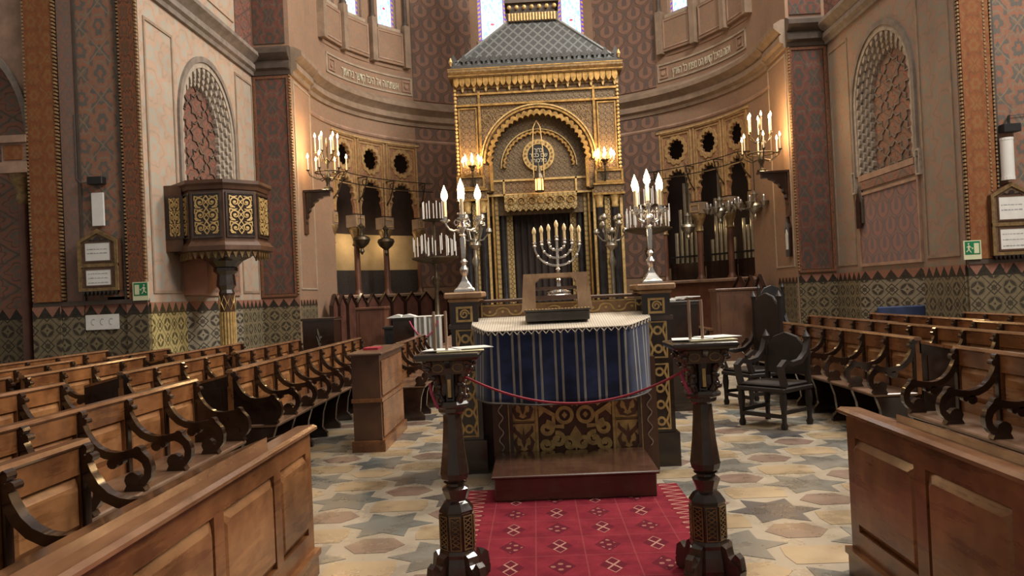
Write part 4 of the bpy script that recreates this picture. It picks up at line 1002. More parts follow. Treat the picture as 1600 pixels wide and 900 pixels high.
ARM, ARM_END = arm_mesh(False), arm_mesh(True)
SUP = MB().prism([(.04, .42), (.42, .42), (.38, .30), (.36, .12), (.42, .05), (.42, 0), (.02, 0), (.02, .05), (.08, .12), (.08, .3)], -.03, .03).mesh('support', 'wood_dark')
PAN = {}
def panel_mesh(w, z0, z1, mat='wood_pew'):
    k = (round(w, 3), z0, z1, mat)
    if k not in PAN:
        m = MB(); a, b = w/2-.034, w/2-.08
        o = [(-a, z0), (a, z0), (a, z1-.001), (a-.001, z1), (-a+.001, z1), (-a, z1-.001)]; i = [(-b, z0+.045), (b, z0+.045), (b, z1-.075), (b-.03, z1-.05), (-b+.03, z1-.05), (-b, z1-.075)]
        n = 6; vs = [(.0, p, q) for p, q in o]+[(.030, p, q) for p, q in i]
        m.add(vs, [(i_, (i_+1) % n, (i_+1) % n+n, i_+n) for i_ in range(n)]+[tuple(range(n, 2*n))]); PAN[k] = m.mesh('back_panel', mat)
    return PAN[k]
GP = 'pews'
def pew(xb, y0, y1, n, facing, label, group, desk=True, arms=True, ends=(0, 0), H=1.0, dd=.38):
    L = y1-y0; wdt = L/n
    t = thing('pew', (xb, y0 if facing > 0 else y1, 0), label, 'pew', group, 0 if facing > 0 else PI)
    dz = H-1.0
    m = MB().box(-.03, .015, 0, L, .44, .56+dz*.5).box(-.03, .02, 0, L, .84+dz, .97+dz).box(-.035, -.029, 0, L, .3, .97+dz)
    for i in range(n+1): y = min(max(i*wdt, .03), L-.03); m.box(-.03, .02, y-.035, y+.035, .56+dz*.5, .84+dz)
    m.build('back_frame', 'wood_pew', t, local=True)
    cp = MB(); prof = [(-.036, .968+dz), (.028, .968+dz), (.036, .98+dz), (.026, 1.0+dz), (-.03, 1.0+dz), (-.042, .98+dz)]
    cp.add([(a, y, b) for y in (-.01, L+.01) for a, b in prof], [tuple(range(6)), tuple(range(11, 5, -1))]+[(i, (i+1) % 6, (i+1) % 6+6, i+6) for i in range(6)]); cp.build('cap_rail', 'wood_cap', t, local=True)
    pm = panel_mesh(wdt, .56, .84+dz, 'wood_pew_x')
    for i in range(n): inst('back_panel', pm, t, (-.012, (i+.5)*wdt, 0))
    MB().box(.01, .44, 0, L, .425, .46).build('seat', 'wood_seat', t, local=True, bevel=.01)
    MB().box(.06, .09, 0, L, 0.02, .43).build('seat_riser', 'wood_dark', t, local=True)
    for i in range(n+1):
        y = min(max(i*wdt, .03), L-.03)
        if arms: inst('armrest', ARM_END if (i == 0 and ends[0]) or (i == n and ends[1]) else ARM, t, (.015, y, 0))
        inst('support', SUP, t, (0, y, 0))
    if desk:
        d = MB(); d.add([(a, y, b) for y in (-.005, L+.005) for a, b in ((-.03, .96+dz), (-dd, .88+dz), (-dd, .855+dz), (-.03, .935+dz))], [(0, 1, 2, 3), (7, 6, 5, 4), (0, 4, 5, 1), (1, 5, 6, 2), (2, 6, 7, 3), (3, 7, 4, 0)]); d.build('book_ledge', 'wood_pew', t, local=True)
        for y in (.0, L-.03):
            e = MB().prism([(-dd, .06), (-.02, .06), (-.02, .955+dz), (-dd, .875+dz)], y, y+.03).build('end_panel', 'wood_dark', t, local=True)
            f = MB(); sgn = -1 if y == 0 else 1; yy = y if y == 0 else y+.03; f.box(-dd+.07, -.09, min(yy, yy+sgn*.012), max(yy, yy+sgn*.012), .5, .82+dz); f.build('end_panel_field', 'wood_dark', e, local=True)
    return t
PL, PRG = 'pews on the pulpit side', 'pews on the organ side'
pew(-2.22, .75, 3.66, 5, 1, 'pew right behind the long panelled desk on the pulpit side', PL, desk=False)
pew(-2.97, 3.15, 6.54, 6, 1, 'six-seat front-row pew on the pulpit side with scrolled dark armrests, before the passage', PL, ends=(0, 1))
pew(-2.97, 7.33, 12.78, 9, 1, 'long nine-seat front-row pew on the pulpit side, behind the block-like book desk', PL, ends=(1, 0))
pew(-1.93, 10.05, 13.0, 5, 1, 'short pew beyond the block-like book desk, beside the striped cloth lectern', PL, desk=False)
pew(-4.27, 4.4, 6.76, 4, 1, 'second-row pew on the pulpit side, short section before the passage', PL)
pew(-4.2, 7.62, 10.18, 4, 1, 'second-row pew on the pulpit side, section just past the passage', PL)
pew(-4.08, 10.22, 13.05, 5, 1, 'second-row pew on the pulpit side, far section under the pulpit', PL)
pew(-5.42, 5.6, 7.7, 4, 1, 'third-row pew on the pulpit side, section before the passage', PL, dd=.25)
pew(-5.3, 7.75, 10.2, 4, 1, 'third-row pew on the pulpit side, middle section', PL, dd=.22)
pew(-5.0, 10.22, 12.85, 5, 1, 'third-row pew on the pulpit side, in front of the pulpit column', PL)
pew(-6.2, 7.2, 10.05, 5, 1, 'fourth-row pew on the pulpit side, before the notice cabinet', PL, dd=.2)
pew(-5.85, 10.25, 12.0, 3, 1, 'fourth-row pew on the pulpit side, short section against the choir corner', PL)
pew(-7.0, 8.3, 12.3, 6, 1, 'rear pew on the pulpit side along the tiled dado', PL)
pew(3.52, 1.8, 6.56, 8, -1, 'front-row pew on the organ side beside the panelled desk, with scrolled armrests', PRG, ends=(0, 1))
pew(3.72, 7.64, 12.34, 8, -1, 'long front-row pew on the organ side past the passage, beside the throne chair', PRG, ends=(1, 0))
pew(4.72, 6.2, 10.38, 7, -1, 'second-row pew on the organ side, section by the passage', PRG)
pew(4.80, 10.42, 13.6, 5, -1, 'second-row pew on the organ side, section nearest the choir', PRG)
pew(5.62, 7.0, 10.0, 5, -1, 'third-row pew on the organ side, section before the exit sign wall', PRG)
pew(5.78, 10.05, 13.4, 5, -1, 'third-row pew on the organ side, section below the painted niche', PRG)
pew(6.75, 8.6, 12.3, 6, -1, 'rear pew on the organ side below the notice cabinet', PRG)

# ------------------------------------------------------------------ book desks in front of the first rows
def desk(x, edges, facing, label, H=.88, depth=.34, board=(0., 1.), shut=False):
    """edges: stile positions along y; the panelled face looks towards the aisle"""
    y0, y1 = edges[0], edges[-1]
    t = thing('book_desk', (x, y0 if facing > 0 else y1, 0), label, 'desk', None, 0 if facing > 0 else PI)
    loc = [e-y0 for e in edges] if facing > 0 else [y1-e for e in edges[::-1]]
    L = y1-y0
    m = MB().box(-.055, -.045, 0, L, .0, H-.03).box(-.05, .01, 0, L, H-.14, H-.03).box(-.05, .01, 0, L, .14, .26)
    for e in loc: a = min(max(e, .05), L-.05); m.box(-.05, .01, a-.05, a+.05, .26, H-.14)
    m.build('frame', 'wood_pew', t, local=True)
    for a, b in zip(loc[:-1], loc[1:]):
        inst('front_panel', panel_mesh(b-a, .26, H-.14, 'wood_pew_x'), t, (-.018, (a+b)/2, 0))
    m = MB().box(-.05, .03, -.01, L+.01, 0, .13).box(-.05, .045, -.015, L+.015, .12, .155); m.build('plinth', 'wood_pew', t, local=True)
    prof = [(-.07, H-.03), (.03, H-.03), (.05, H-.02), (.05, H-.005), (.03, H+.008), (-.07, H)]
    c = MB(); c.add([(a, y, b) for y in (-.02, L+.02) for a, b in prof], [tuple(range(6)), tuple(range(11, 5, -1))]+[(i, (i+1) % 6, (i+1) % 6+6, i+6) for i in range(6)]); c.build('cap_rail', 'wood_cap', t, local=True)
    b0, b1 = board[0]*L, board[1]*L
    d = MB(); d.add([(a, y, b) for y in (b0, b1) for a, b in ((-.06, H+.035), (-depth, H-.05), (-depth, H-.075), (-.06, H+.0))], [(0, 1, 2, 3), (7, 6, 5, 4), (0, 4, 5, 1), (1, 5, 6, 2), (2, 6, 7, 3), (3, 7, 4, 0)]); d.build('book_board', 'wood_cap', t, local=True)
    MB().box(-depth, -.05, 0, L, H-.22, H-.20).build('shelf', 'wood_brown', t, local=True)
    for y in (0., L-.03):
        MB().prism([(-depth, 0), (-.04, 0), (-.04, H-.01), (-depth, H-.08)], y, y+.03).build('end_panel', 'wood_brown', t, local=True)
    if shut: MB().box(-depth-.0, -depth+.03, 0, L, 0, H-.08).build('back_board', 'wood_brown', t, local=True)
    return t
desk(-1.38, [.8, 1.7, 2.46, 3.2, 3.93, 4.52], 1, 'long panelled walnut book desk bordering the star-tiled floor on the pulpit side', .875, .30, (0, .86))
desk(1.665, [.6, 1.3, 2.01, 2.73, 3.44, 4.22], -1, 'long panelled walnut book desk bordering the star-tiled floor on the organ side', .90, .30, (.12, 1))
t = thing('book_desk', (-1.68, 8.1, 0), 'short block-like walnut book desk with closed ends on the star-tiled floor', 'desk')
m = MB().box(-.30, 0, 0, 1.36, 0, 1.02); m.build('body', 'wood_brown', t, local=True)
for z0, z1 in ((.14, .52), (.58, .96)):
    m = MB(); m.box(0, .012, .06, 1.30, z0, z1); m.build('front_panel', 'wood_pew', t, local=True, bevel=.008)
m = MB().box(-.03, .03, -.02, 1.38, 0, .12).box(-.32, .03, -.03, 0, 0, .12).box(-.31, .02, -.02, 1.38, .525, .565); m.build('plinth_moulding', 'wood_pew', t, local=True)
MB().box(-.34, .04, -.04, 1.40, 1.02, 1.05).build('top', 'wood_brown', t, local=True, bevel=.01)
p = MB().box(-1.95, -1.78, 8.55, 8.8, 1.05, 1.075).build('prayer_book', 'rope_red'); tag(p, 'dark red book lying on the block-like book desk', 'book')

# ------------------------------------------------------------------ rug, step and reading desk
BX = .235
rug = MB(lambda p: (BX+p.x, p.y, p.z)).box(-.84, .84, 2.6, 6.28, 0, .012).build('rug', 'rug_red'); tag(rug, 'red patterned oriental rug in front of the reading desk', 'rug')
st = thing('step', (BX, 5.9, .012), 'polished mahogany step box in front of the reading desk', 'step')
MB().box(-.61, .63, 0, .86, 0, .175).build('body', 'wood_step', st, local=True, bevel=.006)
MB().box(-.635, .655, -.025, .875, .175, .20).build('top', 'wood_step', st, local=True, bevel=.008)

bd = thing('reading_desk', (BX, 6.82, 0), 'dark reading desk with gilt inlaid front panel and tall corner pedestals', 'reading desk')
def R(p): return (BX+p.x, 6.82+p.y, p.z)
MB(R).box(-.66, .74, .03, .55, 0, 1.14).build('body', 'wood_dark', bd)
MB(R).box(-.52, .66, -.0, .04, .17, .78).build('front_panel', 'wood_panel', bd)
def panel_gilt():
    m = MB(R); m.jit = .004
    rectframe(m, -.52, .66, .16, .78, .015, -.02, .0)
    for x in (-.27, .41): m.box(x-.012, x+.012, -.02, 0, .17, .78)
    for c, w_ in ((-.39, .10), (.535, .105)):
        dk = MB(R)                    # side columns: lotus motifs
        for k in range(2):
            z = .19+.29*k
            for s in (-1, 1):
                dk.stroke([(c, z+.01), (c+s*w_*.55, z+.03), (c+s*w_*.8, z+.10), (c+s*w_*.55, z+.15)], [.012, .03, .035, .008], -.024, 0)
                dk.stroke([(c, z+.12), (c+s*w_*.35, z+.16), (c+s*w_*.75, z+.20), (c+s*w_*.8, z+.24)], [.03, .035, .03, .008], -.024, 0)
                dk.disc((c+s*w_*.42, z+.055), .018, -.024, 0)
            dk.prism([(c-.02, z+.10), (c, z+.05), (c+.02, z+.10), (c, z+.23)], -.024, 0); dk.box(c-w_, c+w_, -.024, 0, z+.262, z+.275); m.box(c-w_-.005, c+w_+.005, -.016, 0, z-.01, z+.285)
        dk.build('dark_inlay', 'wood_panel', bd)
    cx = .07                                                       # middle: two roundels, scrolls and crossing bands
    for s in (-1, 1):
        rc = (cx+s*.092, .515)
        m.ring(arc(rc[0], rc[1], .082, .082, 0, 2*PI, 20)[:-1], arc(rc[0], rc[1], .05, .05, 0, 2*PI, 20)[:-1], -.022, 0, closed=True)
        m.prism([(rc[0]-.026, rc[1]), (rc[0], rc[1]-.03), (rc[0]+.026, rc[1]), (rc[0], rc[1]+.03)], -.02, 0)
        m.stroke([(cx+s*.01, .60), (cx+s*.06, .65), (cx+s*.10, .73), (cx+s*.05, .77)], [.03, .035, .03, .01], -.02, 0)
        m.stroke([(cx+s*.11, .61), (cx+s*.17, .67), (cx+s*.20, .75)], .038, -.02, 0)
        m.stroke([(cx+s*.32, .60), (cx+s*.19, .52), (cx+s*.19, .42), (cx+s*.10, .415)], .038, -.02, 0)
        m.stroke([(cx+s*.32, .72), (cx+s*.24, .64), (cx+s*.19, .60)], .038, -.02, 0); m.prism([(cx+s*.32, .50), (cx+s*.32, .62), (cx+s*.26, .56)], -.02, 0)
        m.stroke(spiral((cx+s*.255, .40), .065, .015, PI/2, 1.3, 16, s), .038, -.02, 0)
        m.stroke(spiral((cx+s*.245, .69), .045, .012, -PI/2, 1.2, 14, s), .038, -.02, 0)
        for k in range(3):
            m.stroke(spiral((cx+s*(.06+.10*k), .26+.04*(k % 2)), .065, .015, PI*.4*k, 1.2, 14, s), .038, -.02, 0); m.disc((cx+s*(.06+.10*k), .26+.04*(k % 2)), .016, -.02, 0)
    m.prism([(cx-.05, .34), (cx, .19), (cx+.05, .34), (cx, .42)], -.02, 0)
    return m.build('gilt_inlay', 'gilt', bd)
panel_gilt()
for s in (-1, 1):
    c = .07+s*.655
    MB(R).box(c-.07, c+.07, -.02, .10, .0, 1.0).build('side_pilaster', 'wood_brown', bd)
    m = MB(R)
    for i in range(9): m.stroke([(c+.0+.02*math.sin(j*PI/4+i*PI), .22+.065*i+.065*j/4) for j in range(5)], .010, -.032, -.018)
    m.build('vine_inlay', 'silver_old', bd)
    MB(R).box(c-s*.09-.015, c-s*.09+.015, -.045, .04, .15, 1.0).build('half_column', 'wood_carved', bd)
def pedestal(s):
    cx = -.88 if s < 0 else .85; y0 = .12; w_ = .125
    pd = MB(R).box(cx-w_, cx+w_, y0, y0+.5, 0, 1.56).build('pedestal', 'wood_dark', bd)
    MB(R).box(cx-w_-.03, cx+w_+.03, y0-.03, y0+.5, 0, .30).build('pedestal_base', 'wood_dark', pd)
    f = [(cx-.085, cx+.085, .33, .92), (cx-.085, cx+.085, .97, 1.30)]
    for x0, x1, z0, z1 in f:
        m = MB(R); rectframe(m, x0, x1, z0, z1, .012, y0-.012, y0+.005); n = max(2, round((z1-z0)/.16)); h = (z1-z0)/n
        for k in range(n):
            zc = z0+h*(k+.5)
            m.ring(arc((x0+x1)/2, zc, .042, .042, 0, 2*PI, 12)[:-1], arc((x0+x1)/2, zc, .022, .022, 0, 2*PI, 12)[:-1], y0-.012, y0+.005, closed=True)
            for q in (-1, 1):
                m.stroke([(x0+.01 if q < 0 else x1-.01, zc-h*.5), ((x0+x1)/2+q*.046, zc), (x0+.01 if q < 0 else x1-.01, zc+h*.5)], .02, y0-.012, y0+.005)
        m.build('gilt_panel', 'gilt', pd)
    m = MB(R); rectframe(m, cx-.075, cx+.075, 1.37, 1.51, .02, y0-.012, y0+.005); m.stroke(spiral((cx, 1.44), .045, .01, 0, 1.6, 16), .014, y0-.012, y0+.005); m.build('gilt_panel', 'gilt', pd)
    MB(R).box(cx-w_-.02, cx+w_+.02, y0-.02, y0+.5, 1.31, 1.35).build('pedestal_moulding', 'wood_carved', pd)
    m = MB(R).box(cx-w_-.02, cx+w_+.02, y0-.02, y0+.5, 1.55, 1.585).box(cx-w_-.05, cx+w_+.05, y0-.05, y0+.5, 1.585, 1.64); m.build('pedestal_cap', 'wood_oak', pd, bevel=.012)
    return Vector(R(Vector((cx, y0+.2, 1.64))))
pcL, pcR = pedestal(-1), pedestal(1)
# parapet between the pedestals, with a broad ledge
pp = MB(R).box(-.76, .73, .34, .40, 0, 1.50).build('parapet', 'wood_brown', bd)
MB(R).box(-.74, .70, .332, .345, 1.375, 1.515).build('frieze_board', 'wood_oak', pp)
m = MB(R)
for i in range(12):
    x = -.66+.12*i
    if x > .7: break
    m.stroke([(x+.06*math.cos(PI-PI*j/6)+.0, 1.445+(.035 if i % 2 else -.035)*math.sin(PI*j/6)) for j in range(7)], .016, .325, .345); m.disc((x, 1.445), .014, .325, .345, n=6)
rectframe(m, -.74, .70, 1.38, 1.51, .012, .325, .345)
m.build('gilt_scroll_frieze', 'gilt', pp)
MB(R).box(-.76, .73, .30, .72, 1.53, 1.56).build('parapet_ledge', 'wood_brown', pp, bevel=.008)

# cloth: lace top and striped drop following the chamfered table edge
def zt(y): return 1.285+(y+.40)*.14            # sloping top
TOP = [(-.80, .34), (-.79, -.06), (-.65, -.38), (.52, -.38), (.76, -.02), (.77, .34)]
MB(R).add([(x*.97+.0, y*.96, zt(y)-.012) for x, y in TOP]+[(x*.97, y*.96, zt(y)-.05) for x, y in TOP], [tuple(range(6)), tuple(range(11, 5, -1))]+[(i, (i+1) % 6, (i+1) % 6+6, i+6) for i in range(6)]).build('table_top', 'wood_dark', bd)
cl = thing('table_cloth', (BX, 6.82, 1.2), 'navy cloth with pale stripes hanging over the reading desk', 'cloth')
path = []
for k in range(5):
    (xa, ya), (xb, yb) = TOP[k], TOP[k+1]; n = max(6, int(math.hypot(xb-xa, yb-ya)/.02))
    path += [(xa+(xb-xa)*i/n, ya+(yb-ya)*i/n) for i in range(n)]
path.append(TOP[-1])
for _ in range(6): path = [path[0]]+[((path[i-1][0]+path[i][0]*2+path[i+1][0])/4, (path[i-1][1]+path[i][1]*2+path[i+1][1])/4) for i in range(1, len(path)-1)]+[path[-1]]
vs = []; fs = []; us = []; s_ = 0; NR = 14
for i, (x, y) in enumerate(path):
    if i: s_ += math.hypot(x-path[i-1][0], y-path[i-1][1])
    a = path[max(i-1, 0)]; b = path[min(i+1, len(path)-1)]; tx, ty = b[0]-a[0], b[1]-a[1]; l = math.hypot(tx, ty) or 1; nx, ny = ty/l, -tx/l
    if nx*(x-0)+ny*(y-.5) < 0: nx, ny = -nx, -ny
    zb = .68+.05*math.sin(PI*min(1, max(0, (x+.8)/1.57)))*-1+.03
    for k in range(NR):
        f = k/(NR-1); amp = .016*f; off = amp*math.sin(s_*13+.8*math.sin(s_*5))+.012*f
        vs.append((x+nx*off, y+ny*off, zt(y)+.004+(zb-zt(y))*f)); us.append((s_, f))
for i in range(len(path)-1):
    for k in range(NR-1): fs.append((i*NR+k, (i+1)*NR+k, (i+1)*NR+k+1, i*NR+k+1))
m = MB(R); m.add(vs, fs);
drop = m.build('striped_drop', 'cloth_striped', cl, smooth=60, uvl=us)
sd = drop.modifiers.new('thickness', 'SOLIDIFY'); sd.thickness = .006
hem = MB(R); hem.tube([vs[i*NR+NR-1] for i in range(0, len(path), 2)], .009, 5); hem.build('hem_cord', 'wood_old', cl)
lace = MB(R); lv = [(x*1.01, y*1.01, zt(y)+.008) for x, y in path]; n = len(lv)
lace.add(lv+[(x, y, z-.006) for x, y, z in lv], [tuple(range(n)), tuple(range(2*n-1, n-1, -1))]+[(i, (i+1) % n, (i+1) % n+n, i+n) for i in range(n)])
lo = lace.build('lace_top', 'cloth_lace', cl)
m = MB(R); step_ = 3
for i in range(0, len(path)-step_, step_):                       # crocheted zigzag edging hanging over the front
    a, b = Vector((*path[i], 0)), Vector((*path[i+step_], 0)); c = (a+b)/2; out = Vector((b.y-a.y, -(b.x-a.x), 0)).normalized()*.012
    if out.dot(c-Vector((0, .5, 0))) < 0: out = -out
    A_, B_, C_ = a+out+Vector((0, 0, zt(a.y)+.008)), b+out+Vector((0, 0, zt(b.y)+.008)), c+out*1.6+Vector((0, 0, zt(c.y)-.026))
    m.tube([A_, C_, B_], .006, 4); m.tube([A_, B_], .006, 4)
m.build('lace_edging', 'cloth_lace', lo)

# book rest on the cloth
br = thing('book_rest', R(Vector((-.055, -.02, zt(-.02)+.016))), 'light oak open book rest on a worn base, standing on the lace cloth', 'book rest')
MB().box(-.27, .29, -.12, .10, 0, .085).build('base', 'wood_old', br, local=True, bevel=.008)
MB().box(-.28, .30, -.135, -.10, .085, .10).build('ledge', 'wood_old', br, local=True)
m = MB()
for i in range(20): m.ball((-.26+.54*i/19, -.118, .102), .008, 4)
m.build('nail_row', 'gilt', br, local=True)
tilt = Matrix.Translation((.01, -.08, .09)) @ Matrix.Rotation(math.radians(-18), 4, 'X')
m = MB(); m.M = tilt
m.plate([(-.31, 0), (.31, 0), (.285, .345), (-.285, .345)], [[(-.185, .02), (.185, .02), (.18, .265), (.14, .305), (-.14, .305), (-.18, .265)]], 0, .03)
m.build('frame', 'wood_oak', br, local=True)
m = MB(); m.M = tilt; m.box(-.19, .19, .005, .022, .10, .14); m.build('cross_bar', 'wood_brown', br, local=True); m = MB(); m.M = tilt; m.box(-.19, .19, .02, .035, .20, .225); m.build('cross_bar', 'wood_brown', br, local=True)

# seven-branched menorah on the parapet ledge
mp = Vector(R(Vector((.0, .56, 1.56))))
mn = thing('menorah', mp, 'silver seven-branched menorah with unlit candle bulbs behind the book rest', 'menorah')
MB().lathe([(.115, 0), (.12, .012), (.10, .035), (.115, .045), (.07, .06), (.03, .075), (.022, .10), (.018, .14), (.026, .16), (.014, .18), (.014, .24), (.024, .26), (.012, .28), (.012, .54)], 16).build('base', 'silver', mn, local=True, smooth=40)
for k, r in enumerate((.075, .145, .215)):
    zc = .455+.0*k; zb_ = .53-.012*k
    arm = [(r*math.cos(PI+PI*i/18), 0, zb_-.02+(r*.88)*math.sin(PI+PI*i/18)) for i in range(19)]
    b = MB().tube(arm, .0095, 8).build('branch', 'silver', mn, local=True, smooth=40)
    for i in (3, 6, 12, 15): MB().ball(arm[i], .0155, 6).build('knop', 'silver', b, local=True, smooth=60)
    for s in (-1, 1):
        x = s*r; z = zb_-.02
        MB().lathe([(.010, z-.01), (.022, z+.005), (.012, z+.018), (.02, z+.03), (.016, z+.045)], 8, (x, 0)).build('cup', 'silver', b, local=True, smooth=40)
        c = candle(mn, (x, 0, z+.04), .075, .013, False, 'bulb_glass'); MB().lathe([(.012, 0), (.019, .018), (.02, .035), (.012, .06), (.002, .075)], 8).build('bulb', 'bulb_glass', c, local=True, smooth=60).location.z = .075
MB().lathe([(.012, .53), (.024, .545), (.013, .56), (.021, .572), (.017, .585)], 8).build('cup', 'silver', mn, local=True, smooth=40)
c = candle(mn, (0, 0, .585), .075, .013, False, 'bulb_glass'); MB().lathe([(.012, 0), (.019, .018), (.02, .035), (.012, .06), (.002, .075)], 8).build('bulb', 'bulb_glass', c, local=True, smooth=60).location.z = .075

# silver candelabra on the pedestals
def silver_candelabrum(loc, label, rot):
    t = thing('candelabrum', loc, label, 'candelabrum')
    MB().lathe([(.135, 0), (.135, .02), (.12, .035), (.10, .045), (.05, .10), (.03, .13)], 4, (0, 0), PI/4).build('foot', 'silver', t, local=True, bevel=.006)
    MB().lathe([(.03, .12), (.022, .15), (.04, .18), (.045, .21), (.02, .25), (.035, .285), (.018, .31), (.022, .33), (.030, .50), (.024, .515), (.036, .53), (.02, .55), (.03, .58), (.05, .61), (.03, .64), (.018, .68), (.03, .72)], 12).build('stem', 'silver', t, local=True, smooth=40)
    for i in range(4):
        a = rot+PI/2*i; d = (math.cos(a), math.sin(a)); r = .155
        ar = MB().tube([(d[0]*q, d[1]*q, z) for q, z in ((.0, .60), (.04, .585), (.08, .575), (.12, .59), (.145, .625), (.155, .66))], .011, 6).build('arm', 'silver', t, local=True, smooth=40)
        MB().tube([(d[0]*q, d[1]*q, z) for q, z in ((.03, .66), (.06, .68), (.075, .65), (.06, .625), (.04, .64))], .007, 5).build('scroll', 'silver', ar, local=True)
        MB().lathe([(.012, .65), (.05, .67), (.05, .68), (.018, .685), (.02, .71)], 10, (d[0]*r, d[1]*r)).build('drip_pan', 'silver', ar, local=True, smooth=40)
        candle(t, (d[0]*r, d[1]*r, .70), .155, .017, True, 'candle_wax', 1.55)
    MB().lathe([(.012, .71), (.05, .73), (.05, .74), (.018, .745), (.02, .77)], 10).build('drip_pan', 'silver', t, local=True, smooth=40)
    candle(t, (0, 0, .76), .155, .017, True, 'candle_wax', 1.55)
    point('candelabrum_light', Vector(loc)+Vector((0, -.05, .98)), 14, r=.12)
silver_candelabrum(pcL, 'lit silver candelabrum on the reading desk pedestal next to the striped cloth lectern', .1)
silver_candelabrum(pcR, 'lit silver candelabrum on the reading desk pedestal next to the organ side', .62)

# ------------------------------------------------------------------ carved reading stands with rope
def stand(x, y, label, other):
    t = thing('reading_stand', (x, y, .012), label, 'reading stand')
    o8 = PI/8
    bs = MB()
    for i in range(4):
        a = PI/4+PI/2*i; mm = Matrix.Rotation(a, 4, 'Z'); bs.M = mm
        bs.prism([(0, .18), (.09, .19), (.125, .17), (.135, .13), (.16, .105), (.19, .09), (.205, .055), (.20, .015), (.17, 0), (0, 0)], -.032, .032); bs.prism([(.15, .12), (.175, .15), (.20, .13), (.21, .07), (.18, .06)], -.022, .022)
    bs.build('foot', 'wood_carved', t, local=True)
    MB().lathe([(.12, 0), (.125, .05), (.115, .12), (.105, .16), (.108, .18), (.10, .20)], 8, (0, 0), o8).build('base', 'wood_carved', t, local=True)
    MB().lathe([(.097, .19), (.097, .40), (.10, .405), (.10, .415), (.075, .45), (.055, .462)], 8, (0, 0), o8).build('drum', 'wood_dark', t, local=True)
    pm = MB(); rectframe(pm, -.030, .030, .205, .39, .006, -.006, .0)
    for k in range(3): pm.stroke([(-.02+.04*(j % 2), .225+.05*k+.025*j) for j in range(3)], .007, -.006, 0); pm.stroke([(.02-.04*(j % 2), .225+.05*k+.025*j) for j in range(3)], .007, -.006, 0)
    me = pm.mesh('carved_panel', 'gilt_dull')
    for i in range(8): a = PI/4*i; inst('carved_panel', me, t, (.0897*math.cos(a), .0897*math.sin(a), 0), a+PI/2)
    MB().lathe([(.055, .455), (.058, .475), (.075, .52), (.078, .53), (.052, .545), (.05, .555), (.070, .565)], 8, (0, 0), o8).build('neck', 'wood_carved', t, local=True)
    MB().lathe([(.055, .56), (.076, .585), (.083, .615), (.078, .65), (.066, .74), (.056, .86), (.052, .945)], 8, (0, 0), o8).build('shaft', 'wood_carved', t, local=True)
    MB().lathe([(.055, .94), (.075, .955), (.08, .975), (.10, .985), (.105, 1.0), (.095, 1.015), (.06, 1.02)], 8, (0, 0), o8).build('collar', 'wood_carved', t, local=True)
    MB().lathe([(.058, 1.01), (.052, 1.1), (.06, 1.16), (.08, 1.24)], 8, (0, 0), o8).build('capital_core', 'wood_dark', t, local=True)
    for i in range(4):
        a = -PI/2+PI/2*i
        b = MB(); b.M = Matrix.Rotation(a, 4, 'Z'); b.prism([(.04, 1.02), (.07, 1.04), (.075, 1.12), (.10, 1.19), (.15, 1.235), (.15, 1.25), (.04, 1.25)], -.014, .014); b.build('capital_rib', 'wood_dark', t, local=True)
        s_ = MB(); s_.M = Matrix.Rotation(a, 4, 'Z'); s_.box(.0765, .082, -.009, .009, 1.04, 1.16); s_.build('gilt_strip', 'gilt', t, local=True)
        lf = MB(); lf.M = Matrix.Rotation(a+PI/4, 4, 'Z')
        lf.tube([(.07, 0, 1.02), (.095, 0, 1.06), (.08, 0, 1.11), (.10, 0, 1.15), (.135, 0, 1.18), (.15, 0, 1.225), (.175, 0, 1.24)], [.026, .022, .015, .024, .018, .026, .015], 7)
        for q, z in ((.105, 1.045), (.092, 1.10), (.13, 1.15), (.165, 1.20)): lf.ball((q, .014, z), .017, 5); lf.ball((q, -.014, z+.012), .015, 5)
        lf.build('acanthus_leaf', 'wood_carved', t, local=True, smooth=60)
        for s in (-1, 1):
          fm = MB(); fm.M = Matrix.Rotation(a, 4, 'Z'); fm.stroke(spiral((.0, 1.205), .03, .008, 0, 1.2, 10, s) if False else [(s*(.055+.03*math.cos(u*.8)), 1.205+.022*math.sin(u*.8)) for u in range(9)], .007, -.118, -.108)
          fm.build('gilt_scroll', 'gilt_dull', t, local=True)
        fr = MB(); fr.M = Matrix.Rotation(a, 4, 'Z'); fr.prism([(-.14, 1.245), (.14, 1.245), (.10, 1.17), (-.10, 1.17)], -.112, -.09); fr.build('frieze_board', 'wood_brown', t, local=True)
    MB().lathe([(.20, 1.24), (.235, 1.25), (.25, 1.265), (.25, 1.28), (.235, 1.285)], 4, (0, 0), PI/4).build('top_slab', 'wood_dark', t, local=True, bevel=.004)
    return Vector((x, y, 1.297))
sL = stand(-.49, 4.27, 'carved dark wooden reading stand at the rope end beside the pulpit-side desk', 'l')
sR = stand(.895, 4.27, 'carved dark wooden reading stand at the rope end beside the organ-side desk', 'r')
